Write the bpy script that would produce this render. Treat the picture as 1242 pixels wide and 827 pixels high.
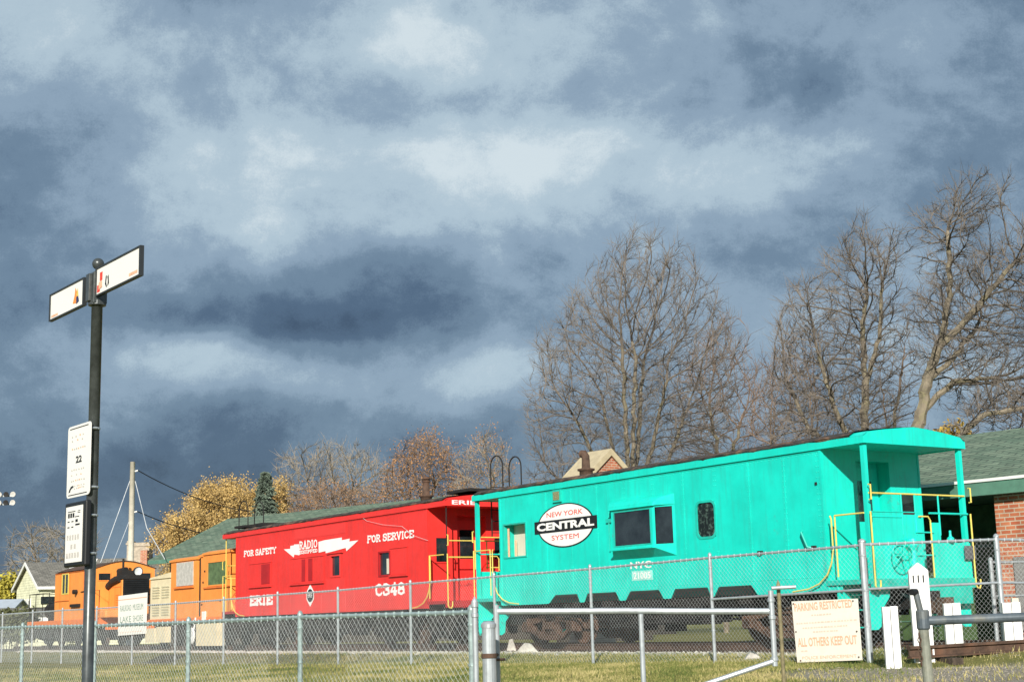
import bpy, math, random
import numpy as np
from mathutils import Vector, Matrix
random.seed(7); np.random.seed(7)
scn = bpy.context.scene
for o in list(bpy.data.objects): bpy.data.objects.remove(o)
R = math.radians

# ------------------------------------------------------------------ camera
EYE = 1.2; FPX = 1790.2; PITCH = R(10.7275); ROLL = R(-1.5615)
fw = Vector((0, math.cos(PITCH), math.sin(PITCH))); r0 = Vector((1, 0, 0)); u0 = r0.cross(fw)
rt = r0*math.cos(ROLL) + u0*math.sin(ROLL); up = u0*math.cos(ROLL) - r0*math.sin(ROLL)
cam = bpy.data.cameras.new('camera'); camo = bpy.data.objects.new('camera', cam); scn.collection.objects.link(camo)
cam.sensor_width = 36; cam.lens = FPX/1242*36; cam.clip_end = 4000; cam.clip_start = .1
camo.matrix_world = Matrix(((rt.x, up.x, -fw.x, 0), (rt.y, up.y, -fw.y, 0), (rt.z, up.z, -fw.z, EYE), (0, 0, 0, 1)))
scn.camera = camo

# ------------------------------------------------------------------ world: storm clouds over a Nishita sky, low sun from behind
SUN_DIR = Vector((.22, 2.21, -1)).normalized()     # the way the light travels
scn.view_settings.view_transform = 'Standard'; scn.view_settings.look = 'None'
scn.view_settings.exposure = 0.38; scn.view_settings.gamma = 1; scn.view_settings.use_curve_mapping = False
w = bpy.data.worlds.new('World'); scn.world = w; w.use_nodes = True
nt = w.node_tree; N_ = nt.nodes; L_ = nt.links
for n in list(N_): N_.remove(n)
def wn(t, **k):
    n = N_.new(t)
    for a, b in k.items(): setattr(n, a, b)
    return n
def wmath(op, a, b=None, c=None):
    n = wn('ShaderNodeMath', operation=op)
    for i, v in enumerate((a, b, c)):
        if v is None: continue
        if isinstance(v, (int, float)): n.inputs[i].default_value = v
        else: L_.new(v, n.inputs[i])
    return n.outputs[0]
tc = wn('ShaderNodeTexCoord')
def wnoise(scale, stretch, detail=6, rough=.55, dist=0, off=(0, 0, 0)):
    m = wn('ShaderNodeMapping'); m.inputs['Scale'].default_value = stretch; m.inputs['Location'].default_value = off
    L_.new(tc.outputs['Generated'], m.inputs[0])
    n = wn('ShaderNodeTexNoise'); n.inputs['Scale'].default_value = scale; n.inputs['Detail'].default_value = detail
    n.inputs['Roughness'].default_value = rough; n.inputs['Distortion'].default_value = dist
    L_.new(m.outputs[0], n.inputs['Vector']); return n
warp = wnoise(5, (1, 1, 1.5), 5, .55)
wv = wn('ShaderNodeVectorMath', operation='SUBTRACT'); L_.new(warp.outputs['Color'], wv.inputs[0]); wv.inputs[1].default_value = (.5, .5, .5)
wv2 = wn('ShaderNodeVectorMath', operation='SCALE'); L_.new(wv.outputs[0], wv2.inputs[0]); wv2.inputs['Scale'].default_value = .09
wv3 = wn('ShaderNodeVectorMath', operation='ADD'); L_.new(tc.outputs['Generated'], wv3.inputs[0]); L_.new(wv2.outputs[0], wv3.inputs[1])
def sdir(x, y):
    return (fw + rt*((x-621)/FPX) - up*((y-413.5)/FPX)).normalized()
# cloud banks: direction, half width, half height, brightness
BANKS = [(240,185,.10,.05,.30),(320,260,.07,.035,.30),(430,180,.08,.05,.20),(560,200,.05,.02,.06),(640,225,.08,.045,.24),(900,205,.10,.028,.34),(800,250,.07,.03,.16),(30,20,.08,.03,.30),
         (600,30,.06,.04,.28),(330,30,.20,.03,.10),(740,40,.14,.03,.16),(930,20,.08,.015,.14),(1180,40,.08,.03,.14),(1150,230,.08,.04,.08),(730,330,.05,.03,.10),
         (470,455,.09,.022,.24),(590,430,.025,.03,.34),(240,430,.05,.018,.30),(180,470,.035,.02,.22),(50,455,.05,.022,.24),(150,510,.05,.02,.10),(600,500,.05,.03,.06),(330,440,.05,.012,.20),
         (120,120,.09,.04,-.08),(60,250,.08,.05,-.08),(265,175,.018,.016,-.22),(400,150,.03,.012,-.14),(540,140,.05,.016,-.20),(850,110,.12,.028,-.16),(1180,180,.06,.025,-.14),(980,300,.05,.02,-.10),(660,340,.035,.035,-.20),(1150,480,.08,.03,.14),(1080,330,.06,.03,.12),
         (450,372,.09,.020,-.24),(300,350,.10,.03,-.20),(60,390,.10,.03,-.16),(370,400,.10,.014,-.22),(200,400,.07,.012,-.16),(560,390,.05,.012,-.14),
         (260,560,.22,.030,-.22),(40,580,.12,.05,-.22),(500,550,.10,.03,-.14),(60,690,.16,.04,-.12)]
acc = None
for (x, y, hw, hh, amp) in BANKS:
    d = sdir(x, y)
    a = wn('ShaderNodeVectorMath', operation='SUBTRACT'); L_.new(wv3.outputs[0], a.inputs[0]); a.inputs[1].default_value = d
    b = wn('ShaderNodeVectorMath', operation='MULTIPLY'); L_.new(a.outputs[0], b.inputs[0]); b.inputs[1].default_value = (1/hw, 1/hw, 1/hh)
    q = wn('ShaderNodeVectorMath', operation='DOT_PRODUCT'); L_.new(b.outputs[0], q.inputs[0]); L_.new(b.outputs[0], q.inputs[1])
    e = wmath('POWER', 2.718, wmath('MULTIPLY', q.outputs['Value'], -.5))
    acc = wmath('MULTIPLY_ADD', e, amp*.66, acc if acc is not None else .495)
n1 = wnoise(8.5, (1, 1, 1.35), 12, .62, .2, (.3, .1, .2))
n2 = wnoise(24, (1, 1, 1.3), 9, .62, .1)
n3 = wnoise(900, (1, 1, 1), 2, .5, 0)
v = wmath('MULTIPLY_ADD', wmath('SUBTRACT', n1.outputs['Fac'], .5), 1.0, acc)
v = wmath('MULTIPLY_ADD', wmath('SUBTRACT', n2.outputs['Fac'], .5), .34, v)
v = wmath('MULTIPLY_ADD', wmath('SUBTRACT', n3.outputs['Fac'], .5), .10, v)
sep = wn('ShaderNodeSeparateXYZ'); L_.new(tc.outputs['Generated'], sep.inputs[0])
ramp = wn('ShaderNodeValToRGB'); cr = ramp.color_ramp; cr.interpolation = 'EASE'
def lin(c):
    return tuple([((x/255)/12.92 if x/255 <= .04045 else ((x/255+.055)/1.055)**2.4) for x in c]+[1])
cr.elements[0].position = .0; cr.elements[0].color = lin((52, 71, 95))
cr.elements[1].position = 1.; cr.elements[1].color = lin((210, 223, 229))
for p, c in ((.20, (75, 97, 122)), (.40, (107, 130, 152)), (.60, (140, 162, 182)), (.80, (176, 196, 209))):
    e = cr.elements.new(p); e.color = lin(c)
L_.new(v, ramp.inputs[0])
bgc = wn('ShaderNodeBackground'); L_.new(ramp.outputs[0], bgc.inputs['Color']); bgc.inputs['Strength'].default_value = .80
sky = wn('ShaderNodeTexSky', sky_type='NISHITA'); sky.sun_disc = False
sky.sun_elevation = R(24.2); sky.sun_rotation = math.atan2(-SUN_DIR.x, -SUN_DIR.y)
bgs = wn('ShaderNodeBackground'); L_.new(sky.outputs[0], bgs.inputs['Color']); bgs.inputs['Strength'].default_value = .08
mx = wn('ShaderNodeMixShader'); mx.inputs[0].default_value = .93
L_.new(bgs.outputs[0], mx.inputs[1]); L_.new(bgc.outputs[0], mx.inputs[2])
wo = wn('ShaderNodeOutputWorld'); L_.new(mx.outputs[0], wo.inputs[0])
sl = bpy.data.lights.new('sun', 'SUN'); sl.energy = 4.6; sl.angle = R(.53); sl.color = (1, .95, .86)
so = bpy.data.objects.new('sun', sl); so.rotation_euler = SUN_DIR.to_track_quat('-Z', 'Y').to_euler(); scn.collection.objects.link(so)

# ------------------------------------------------------------------ helpers
COL = scn.collection
def tag(o, label=None, cat=None, group=None, kind=None):
    if label: o['label'] = label
    if cat: o['category'] = cat
    if group: o['group'] = group
    if kind: o['kind'] = kind
    return o
def thing(name, label, cat, loc=(0, 0, 0), rz=0, group=None):
    o = bpy.data.objects.new(name, None); COL.objects.link(o); o.location = loc; o.rotation_euler = (0, 0, rz)
    o.empty_display_size = .2
    return tag(o, label, cat, group)
def pxray(x, y): return fw + rt*((x-621)/FPX) - up*((y-413.5)/FPX)
CAM = Vector((0, 0, EYE))
def at(x, y, Y):
    r = pxray(x, y); return CAM + r*(Y/r.y)
YAW = R(34.2725); O0 = Vector((6.515, 27.510, 0)); DS = Vector((-math.sin(YAW), math.cos(YAW), 0)); DT = Vector((math.cos(YAW), math.sin(YAW), 0))
def W(s, t, z=0): return O0 + DS*s + DT*t + Vector((0, 0, z))
def on_t(x, y, t):
    r = pxray(x, y); q = W(0, t) - CAM; lam = q.dot(DT)/r.dot(DT); P = CAM + r*lam
    return (P-O0).dot(DS), P.z
class MB:
    def __init__(s, xf=None): s.v = []; s.f = []; s.xf = xf or (lambda *p: Vector(p))
    def add(s, vs, fs):
        b = len(s.v); s.v += [s.xf(*p) for p in vs]; s.f += [tuple(b+i for i in f) for f in fs]; return s
    def box(s, a, b):
        x0, y0, z0 = [min(p, q) for p, q in zip(a, b)]; x1, y1, z1 = [max(p, q) for p, q in zip(a, b)]
        return s.add([(x0,y0,z0),(x1,y0,z0),(x1,y1,z0),(x0,y1,z0),(x0,y0,z1),(x1,y0,z1),(x1,y1,z1),(x0,y1,z1)],
                     [(0,3,2,1),(4,5,6,7),(0,1,5,4),(1,2,6,5),(2,3,7,6),(3,0,4,7)])
    def prism(s, pts, ext):
        n = len(pts); e = Vector(ext); P = [Vector(p) for p in pts]
        return s.add([tuple(p) for p in P]+[tuple(p+e) for p in P],
                     [tuple(range(n))[::-1], tuple(range(n, 2*n))]+[(i, (i+1) % n, n+(i+1) % n, n+i) for i in range(n)])
    def tube(s, pts, r, n=8, cap=True, r2=None):
        P = [Vector(p) for p in pts]; m = len(P); rings = []
        ref = None
        for i in range(m):
            d = (P[min(i+1, m-1)]-P[max(i-1, 0)]).normalized()
            if ref is None:
                ref = Vector((0, 0, 1)) if abs(d.z) < .9 else Vector((1, 0, 0))
            a = d.cross(ref)
            if a.length < 1e-4: ref = Vector((1, 0, 0)); a = d.cross(ref)
            a.normalize(); b = a.cross(d); ref = b
            rr = r if r2 is None else r+(r2-r)*i/(m-1)
            rings.append([tuple(P[i]+a*rr*math.cos(2*math.pi*k/n)+b*rr*math.sin(2*math.pi*k/n)) for k in range(n)])
        vs = [q for g in rings for q in g]; fs = []
        for i in range(m-1):
            for k in range(n): fs.append((i*n+k, i*n+(k+1) % n, (i+1)*n+(k+1) % n, (i+1)*n+k))
        if cap: fs.append(tuple(range(n))); fs.append(tuple(range((m-1)*n, m*n))[::-1])
        return s.add(vs, fs)
    def lathe(s, c, prof, axis='z', n=20):
        vs = []; fs = []; m = len(prof)
        for (r, h) in prof:
            for k in range(n):
                a = 2*math.pi*k/n; p = (r*math.cos(a), r*math.sin(a), h)
                if axis == 'y': p = (p[0], p[2], p[1])
                if axis == 'x': p = (p[2], p[0], p[1])
                vs.append((c[0]+p[0], c[1]+p[1], c[2]+p[2]))
        for i in range(m-1):
            for k in range(n): fs.append((i*n+k, i*n+(k+1) % n, (i+1)*n+(k+1) % n, (i+1)*n+k))
        return s.add(vs, fs)
    def build(s, name, m, parent=None, smooth=False, bevel=0):
        me = bpy.data.meshes.new(name); me.from_pydata([tuple(q) for q in s.v], [], s.f); me.update()
        me.materials.append(m)
        o = bpy.data.objects.new(name, me); COL.objects.link(o)
        if parent: o.parent = parent
        if smooth:
            for p in me.polygons: p.use_smooth = True
        if bevel:
            b = o.modifiers.new('b', 'BEVEL'); b.width = bevel; b.segments = 2; b.limit_method = 'ANGLE'
        return o
def arc(c, r, a0, a1, n, plane='xz'):
    out = []
    for i in range(n+1):
        a = a0+(a1-a0)*i/n; p, q = r*math.cos(a), r*math.sin(a)
        out.append({'xz': (c[0]+p, c[1], c[2]+q), 'yz': (c[0], c[1]+p, c[2]+q), 'xy': (c[0]+p, c[1]+q, c[2])}[plane])
    return out
# ------------------------------------------------------------------ materials
def mat(name, col, rough=.6, metal=0, var=.15, scale=3, dirt=None, dirt_amt=.0, bump=.0, bscale=30, streak=False, spec=.5, col2=None, fac2=.5, world=False, coat=0):
    m = bpy.data.materials.new(name); m.use_nodes = True; t = m.node_tree; n = t.nodes; l = t.links
    b = n['Principled BSDF']; b.inputs['Roughness'].default_value = rough; b.inputs['Metallic'].default_value = metal
    b.inputs['Specular IOR Level'].default_value = spec; b.inputs['Coat Weight'].default_value = coat
    tcn = n.new('ShaderNodeTexCoord')
    src = tcn.outputs['Object']
    if world:
        g = n.new('ShaderNodeNewGeometry'); src = g.outputs['Position']
    nz = n.new('ShaderNodeTexNoise'); nz.inputs['Scale'].default_value = scale; nz.inputs['Detail'].default_value = 8; nz.inputs['Roughness'].default_value = .65
    l.new(src, nz.inputs['Vector'])
    c = (*col, 1); a = tuple(max(0, x*(1-var)) for x in col)+(1,); bb = tuple(min(1, x*(1+var)) for x in col)+(1,)
    if col2: bb = (*col2, 1); a = c
    r = n.new('ShaderNodeValToRGB'); r.color_ramp.elements[0].position = .35 if not col2 else fac2-.1; r.color_ramp.elements[1].position = .65 if not col2 else fac2+.1
    r.color_ramp.elements[0].color = a; r.color_ramp.elements[1].color = bb
    l.new(nz.outputs['Fac'], r.inputs[0]); out = r.outputs[0]
    if dirt:
        mp = n.new('ShaderNodeMapping'); mp.inputs['Scale'].default_value = (6, 6, .5) if streak else (2, 2, 2)
        l.new(src, mp.inputs[0])
        d = n.new('ShaderNodeTexNoise'); d.inputs['Scale'].default_value = 1.6; d.inputs['Detail'].default_value = 10; d.inputs['Roughness'].default_value = .7
        l.new(mp.outputs[0], d.inputs['Vector'])
        rr = n.new('ShaderNodeMapRange'); rr.inputs['From Min'].default_value = .5; rr.inputs['From Max'].default_value = .78
        rr.inputs['To Max'].default_value = dirt_amt; l.new(d.outputs['Fac'], rr.inputs['Value'])
        mx = n.new('ShaderNodeMix'); mx.data_type = 'RGBA'; l.new(rr.outputs[0], mx.inputs[0]); l.new(out, mx.inputs[6]); mx.inputs[7].default_value = (*dirt, 1)
        out = mx.outputs[2]
    if streak:
        s1 = n.new('ShaderNodeTexNoise'); s1.inputs['Scale'].default_value = 7; s1.inputs['Detail'].default_value = 9; s1.inputs['Roughness'].default_value = .75; l.new(src, s1.inputs['Vector'])
        s2 = n.new('ShaderNodeTexNoise'); s2.inputs['Scale'].default_value = .8; s2.inputs['Detail'].default_value = 3; l.new(src, s2.inputs['Vector'])
        ml = n.new('ShaderNodeMath'); ml.operation = 'MULTIPLY'; l.new(s1.outputs['Fac'], ml.inputs[0]); l.new(s2.outputs['Fac'], ml.inputs[1])
        m3 = n.new('ShaderNodeMapRange'); m3.inputs['From Min'].default_value = .36; m3.inputs['From Max'].default_value = .42; m3.inputs['To Max'].default_value = .55; l.new(ml.outputs[0], m3.inputs['Value'])
        m4 = n.new('ShaderNodeMix'); m4.data_type = 'RGBA'; l.new(m3.outputs[0], m4.inputs[0]); l.new(out, m4.inputs[6]); m4.inputs[7].default_value = (col[0]*.45+.08, col[1]*.45+.04, col[2]*.45+.02, 1); out = m4.outputs[2]
        rg = n.new('ShaderNodeMapRange'); rg.inputs['From Min'].default_value = .3; rg.inputs['From Max'].default_value = .7; rg.inputs['To Min'].default_value = rough-.12; rg.inputs['To Max'].default_value = rough+.2; l.new(s1.outputs['Fac'], rg.inputs['Value']); l.new(rg.outputs[0], b.inputs['Roughness'])
    l.new(out, b.inputs['Base Color'])
    if bump:
        z = n.new('ShaderNodeTexNoise'); z.inputs['Scale'].default_value = bscale; z.inputs['Detail'].default_value = 6; l.new(src, z.inputs['Vector'])
        bp = n.new('ShaderNodeBump'); bp.inputs['Strength'].default_value = bump; bp.inputs['Distance'].default_value = .03
        l.new(z.outputs['Fac'], bp.inputs['Height']); l.new(bp.outputs[0], b.inputs['Normal'])
    return m
def brickmat(name, c1, c2, mortar, bw, bh, ms=.01, rot=(0, 0, 0), rough=.85, off=.5, bump=.4):
    m = bpy.data.materials.new(name); m.use_nodes = True; t = m.node_tree; n = t.nodes; l = t.links; b = n['Principled BSDF']; b.inputs['Roughness'].default_value = rough
    tcn = n.new('ShaderNodeTexCoord'); mp = n.new('ShaderNodeMapping'); l.new(tcn.outputs['Object'], mp.inputs[0])
    if rot[0]:
        sp = n.new('ShaderNodeSeparateXYZ'); l.new(tcn.outputs['Object'], sp.inputs[0]); ad = n.new('ShaderNodeMath'); l.new(sp.outputs[0], ad.inputs[0]); l.new(sp.outputs[1], ad.inputs[1])
        cb = n.new('ShaderNodeCombineXYZ'); l.new(ad.outputs[0], cb.inputs[0]); l.new(sp.outputs[2], cb.inputs[1]); l.new(cb.outputs[0], mp.inputs[0])
    k = n.new('ShaderNodeTexBrick'); k.inputs['Color1'].default_value = (*c1, 1); k.inputs['Color2'].default_value = (*c2, 1); k.inputs['Mortar'].default_value = (*mortar, 1)
    k.inputs['Scale'].default_value = 1; k.inputs['Brick Width'].default_value = bw; k.inputs['Row Height'].default_value = bh; k.inputs['Mortar Size'].default_value = ms; k.offset = off
    l.new(mp.outputs[0], k.inputs['Vector'])
    z = n.new('ShaderNodeTexNoise'); z.inputs['Scale'].default_value = 2.5; z.inputs['Detail'].default_value = 9; z.inputs['Roughness'].default_value = .7; l.new(tcn.outputs['Object'], z.inputs['Vector'])
    mr = n.new('ShaderNodeMapRange'); mr.inputs['From Min'].default_value = .3; mr.inputs['From Max'].default_value = .7; mr.inputs['To Min'].default_value = .7; mr.inputs['To Max'].default_value = 1.25
    l.new(z.outputs['Fac'], mr.inputs['Value'])
    mu = n.new('ShaderNodeVectorMath'); mu.operation = 'SCALE'; l.new(k.outputs['Color'], mu.inputs[0]); l.new(mr.outputs[0], mu.inputs['Scale']); l.new(mu.outputs[0], b.inputs['Base Color'])
    bp = n.new('ShaderNodeBump'); bp.inputs['Strength'].default_value = bump; bp.inputs['Distance'].default_value = .02; bp.invert = True
    l.new(k.outputs['Fac'], bp.inputs['Height']); l.new(bp.outputs[0], b.inputs['Normal'])
    return m
M = {}
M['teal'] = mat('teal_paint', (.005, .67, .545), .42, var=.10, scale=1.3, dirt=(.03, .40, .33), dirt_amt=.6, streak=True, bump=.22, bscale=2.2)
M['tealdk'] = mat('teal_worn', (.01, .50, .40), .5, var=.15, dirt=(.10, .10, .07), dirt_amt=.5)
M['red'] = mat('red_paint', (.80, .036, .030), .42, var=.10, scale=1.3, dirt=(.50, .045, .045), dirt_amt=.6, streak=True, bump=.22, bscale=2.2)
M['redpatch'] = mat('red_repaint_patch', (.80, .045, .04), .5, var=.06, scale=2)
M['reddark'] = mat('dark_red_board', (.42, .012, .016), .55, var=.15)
M['orange'] = mat('orange_paint', (.88, .31, .06), .5, var=.08, scale=1.5, dirt=(.45, .14, .03), dirt_amt=.35, streak=True, bump=.05, bscale=6)
M['orangered'] = mat('orange_frame_paint', (.80, .20, .035), .5, var=.1, dirt=(.25, .10, .05), dirt_amt=.5)
M['yellow'] = mat('yellow_safety_paint', (.74, .60, .13), .5, var=.1, scale=20)
M['white'] = mat('white_paint', (.82, .82, .79), .55, var=.05, dirt=(.42, .38, .30), dirt_amt=.6)
M['letter'] = mat('white_lettering', (.88, .87, .84), .55, var=.03)
M['black'] = mat('black_paint', (.012, .013, .014), .45, var=.3)
M['redletter'] = mat('red_lettering', (.75, .06, .04), .55, var=.08)
M['fadered'] = mat('faded_orange_lettering', (.84, .47, .30), .6, var=.16, scale=30)
M['fadegrey'] = mat('faded_grey_lettering', (.55, .52, .48), .6, var=.15, scale=40)
M['greenletter'] = mat('faded_green_lettering', (.26, .36, .30), .6, var=.2, scale=40)
M['rust'] = mat('rusty_truck_steel', (.085, .05, .033), .85, var=.4, scale=6, dirt=(.16, .07, .035), dirt_amt=.8, bump=.4, bscale=20)
M['ironblack'] = mat('grimy_black_iron', (.013, .012, .011), .8, var=.4, scale=5, dirt=(.045, .03, .02), dirt_amt=.5, bump=.3, bscale=20)
M['tread'] = mat('rusty_wheel_tread', (.20, .10, .06), .6, var=.3, metal=.3)
M['roofing'] = mat('worn_tar_roofing', (.04, .035, .03), .9, var=.4, scale=5, dirt=(.30, .16, .09), dirt_amt=1.3, bump=.5, bscale=15)
M['interior'] = mat('dim_interior', (.05, .05, .045), .9)
M['board'] = mat('cream_window_board', (.62, .58, .47), .8, var=.06)
M['plywood'] = mat('weathered_grey_board', (.50, .48, .44), .8, var=.18, scale=6)
M['greenboard'] = mat('faded_green_board', (.10, .16, .07), .7, var=.35, scale=4)
M['glass'] = mat('dark_window_glass', (.016, .022, .025), .05, var=.7, scale=1.6, spec=.9, bump=.25, bscale=1.5)
M['leafglass'] = mat('painted_reflection_window_glass', (.008, .012, .010), .2, col2=(.10, .16, .13), fac2=.60, scale=14)  # green mottling is a reflection of trees painted into the pane colour
M['galv'] = mat('galvanised_pipe', (.46, .50, .52), .42, metal=.45, var=.14, scale=12)
M['galvold'] = mat('weathered_galvanised_pipe', (.36, .39, .40), .55, metal=.35, var=.25, scale=14, dirt=(.16, .08, .05), dirt_amt=.4)
M['wire'] = mat('galvanised_wire', (.46, .49, .49), .5, metal=.3, var=.1)
M['gatepaint'] = mat('grey_green_gate_paint', (.10, .125, .145), .5, var=.3, scale=9, dirt=(.30, .28, .20), dirt_amt=.8, metal=.2)
M['signpole'] = mat('dark_green_grey_pole', (.075, .085, .085), .34, var=.3, scale=14, metal=.3, dirt=(.09, .10, .10), dirt_amt=.5)
M['signwhite'] = mat('white_sign_face', (.88, .86, .80), .35, var=.02)
M['signcream'] = mat('bleached_sign_face', (.88, .83, .72), .45, var=.04, dirt=(.80, .55, .38), dirt_amt=.35)
M['signframe'] = mat('dark_sign_frame', (.028, .032, .034), .45)
M['wood'] = mat('dark_tie_wood', (.075, .055, .04), .9, var=.4, scale=7, bump=.5, bscale=25)
M['cream'] = mat('cream_paint', (.76, .66, .44), .6, var=.08, dirt=(.5, .4, .25), dirt_amt=.4)
M['creamdk'] = mat('cream_louvre', (.55, .50, .34), .7, var=.15)
M['railtop'] = mat('rail_steel', (.11, .07, .05), .6, var=.3, metal=.3)
M['lens'] = mat('headlight_lens', (.75, .77, .75), .15, var=.05)
M['housey'] = mat('pale_yellow_siding', (.72, .72, .50), .8, var=.04)
M['trimw'] = mat('white_house_trim', (.78, .78, .74), .7, var=.03)
M['greenfascia'] = mat('green_fascia', (.10, .22, .16), .6, var=.15)
M['greendoor'] = mat('olive_green_garage_door', (.07, .12, .045), .6, var=.2)
M['stone'] = mat('pale_chimney_stone', (.42, .36, .28), .9, var=.25, scale=8, bump=.3)
M['tanroof'] = mat('tan_gable_roof', (.50, .42, .27), .85, var=.15)
M['pole'] = mat('weathered_white_pole', (.62, .58, .48), .8, var=.12, scale=5)
M['cable'] = mat('black_cable', (.02, .02, .025), .6)
M['cablew'] = mat('pale_guy_wire', (.55, .58, .6), .5)
M['bark1'] = mat('grey_brown_bark', (.19, .16, .115), .95, var=.4, scale=2, dirt=(.26, .25, .10), dirt_amt=.7, bump=.8, bscale=9)
M['twig1'] = mat('grey_brown_twigs', (.165, .14, .115), .95, var=.25, scale=.6)
M['twig2'] = mat('reddish_twigs', (.20, .14, .10), .95, var=.25, scale=.6)
M['twig3'] = mat('pale_twigs', (.27, .23, .175), .95, var=.25, scale=.5)
M['bark3'] = mat('pale_bark', (.20, .16, .12), .95, var=.3, scale=2)
M['leafy'] = mat('yellow_leaves', (.50, .34, .12), .8, var=.4, scale=1.2)
M['leaftan'] = mat('tan_leaves', (.36, .19, .08), .8, var=.4, scale=1.2)
M['leafyel'] = mat('bright_yellow_leaves', (.42, .36, .05), .8, var=.35, scale=1.2)
M['leafgold'] = mat('gold_leaf_cluster', (.40, .27, .05), .8, var=.35)
M['needle'] = mat('blue_green_needles', (.17, .22, .165), .9, var=.4, scale=1.5)
M['hedge'] = mat('dull_green_hedge', (.11, .12, .05), .9, var=.4, scale=2)
M['metalroof'] = mat('pale_metal_roof', (.45, .50, .55), .5, var=.08)
ZROT = (math.pi/2, 0, 0)
M['brick'] = brickmat('red_brick', (.42, .10, .045), (.50, .17, .08), (.50, .40, .30), .23, .085, .012, ZROT)
M['shgreen'] = brickmat('green_shingles', (.11, .17, .115), (.20, .26, .18), (.06, .09, .065), .5, .16, .02, (0, 0, 0), bump=.7)
M['shgrey'] = brickmat('grey_shingles', (.17, .16, .135), (.25, .235, .20), (.10, .10, .09), .4, .16, .02, (0, 0, 0), bump=.6)
M['siding'] = brickmat('yellow_clapboard', (.78, .78, .55), (.76, .76, .53), (.50, .50, .34), 8, .18, .012, ZROT)
# lettering ---------------------------------------------------------------
def glyph_mesh(txt, bold=0.0):
    c = bpy.data.curves.new('t', 'FONT'); c.body = txt; c.offset = bold; c.resolution_u = 3; c.extrude = 0.0
    o = bpy.data.objects.new('t', c); COL.objects.link(o)
    bpy.context.view_layer.update(); dg = bpy.context.evaluated_depsgraph_get()
    me = bpy.data.meshes.new_from_object(o.evaluated_get(dg)); bpy.data.objects.remove(o); bpy.data.curves.remove(c)
    v = np.array([q.co[:] for q in me.vertices]); f = [tuple(p.vertices) for p in me.polygons]; bpy.data.meshes.remove(me)
    return v, f
def text(name, txt, m, parent, P0, U, V, w_, h_, bold=.0, lift=.004, shear=0.0):
    """letters fitted in a w_ x h_ box whose lower left corner is P0, U to the right, V up (parent space)"""
    v, f = glyph_mesh(txt, bold); mn, mxx = v.min(0), v.max(0); P0 = Vector(P0); U = Vector(U).normalized(); V = Vector(V).normalized(); n = U.cross(V)
    mb = MB(); mb.v = [P0+U*((q[0]-mn[0])/(mxx[0]-mn[0])*w_)+V*((q[1]-mn[1])/(mxx[1]-mn[1])*h_)+n*lift for q in v]; mb.f = f
    return mb.build(name, m, parent)
# slab serif strokes: polylines in a unit cell plus serif points
SLAB = {'F': ([[(.22,0),(.22,1)],[(.22,.94),(.92,.94),(.92,.72)],[(.22,.52),(.66,.52)]], [(.22,0)]),
 'E': ([[(.22,0),(.22,1)],[(.1,.94),(.9,.94),(.9,.74)],[(.22,.52),(.62,.52)],[(.1,.06),(.92,.06),(.92,.28)]], []),
 'R': ([[(.22,0),(.22,1)],[(.1,.94),(.6,.94),(.78,.84),(.78,.62),(.6,.5),(.22,.5)],[(.5,.5),(.84,.06)]], [(.22,0),(.84,0)]),
 'I': ([[(.5,0),(.5,1)]], [(.5,0),(.5,1)]),
 'O': ([[(.5,.95),(.22,.82),(.14,.5),(.22,.18),(.5,.05),(.78,.18),(.86,.5),(.78,.82),(.5,.95)]], []),
 'Q': ([[(.5,.95),(.22,.82),(.14,.5),(.22,.18),(.5,.05),(.78,.18),(.86,.5),(.78,.82),(.5,.95)],[(.55,.2),(.9,-.08)]], []),
 'S': ([[(.84,.72),(.82,.9),(.5,.96),(.2,.86),(.2,.64),(.5,.52),(.82,.4),(.84,.16),(.5,.04),(.2,.1),(.16,.3)]], []),
 'A': ([[(.16,0),(.5,1),(.84,0)],[(.3,.34),(.7,.34)]], [(.16,0),(.84,0)]),
 'T': ([[(.5,0),(.5,1)],[(.1,.72),(.1,.94),(.9,.94),(.9,.72)]], [(.5,0)]),
 'Y': ([[(.14,1),(.5,.5),(.86,1)],[(.5,.5),(.5,0)]], [(.5,0),(.14,1),(.86,1)]),
 'V': ([[(.14,1),(.5,0),(.86,1)]], [(.14,1),(.86,1)]),
 'C': ([[(.86,.74),(.74,.90),(.5,.96),(.2,.82),(.12,.5),(.2,.18),(.5,.04),(.76,.10),(.88,.22)]], []),
 'D': ([[(.22,0),(.22,1)],[(.1,.94),(.56,.94),(.84,.76),(.84,.24),(.56,.06),(.1,.06)]], []),
 'P': ([[(.22,0),(.22,1)],[(.1,.94),(.6,.94),(.82,.84),(.82,.58),(.6,.46),(.22,.46)]], [(.22,0)]),
 'U': ([[(.2,1),(.2,.24),(.4,.05),(.62,.05),(.8,.24),(.8,1)]], [(.2,1),(.8,1)]),
 '3': ([[(.16,.76),(.24,.92),(.5,.96),(.8,.84),(.78,.62),(.46,.52),(.82,.4),(.86,.18),(.5,.04),(.2,.1),(.14,.28)]], []),
 '4': ([[(.66,0),(.66,1),(.12,.3),(.92,.3)]], [(.66,0)]),
 '8': ([[(.5,.96),(.22,.84),(.24,.62),(.5,.53),(.76,.62),(.78,.84),(.5,.96)],[(.5,.53),(.18,.4),(.16,.16),(.5,.04),(.84,.16),(.82,.4),(.5,.53)]], []),
 ' ': ([], [])}
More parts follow.
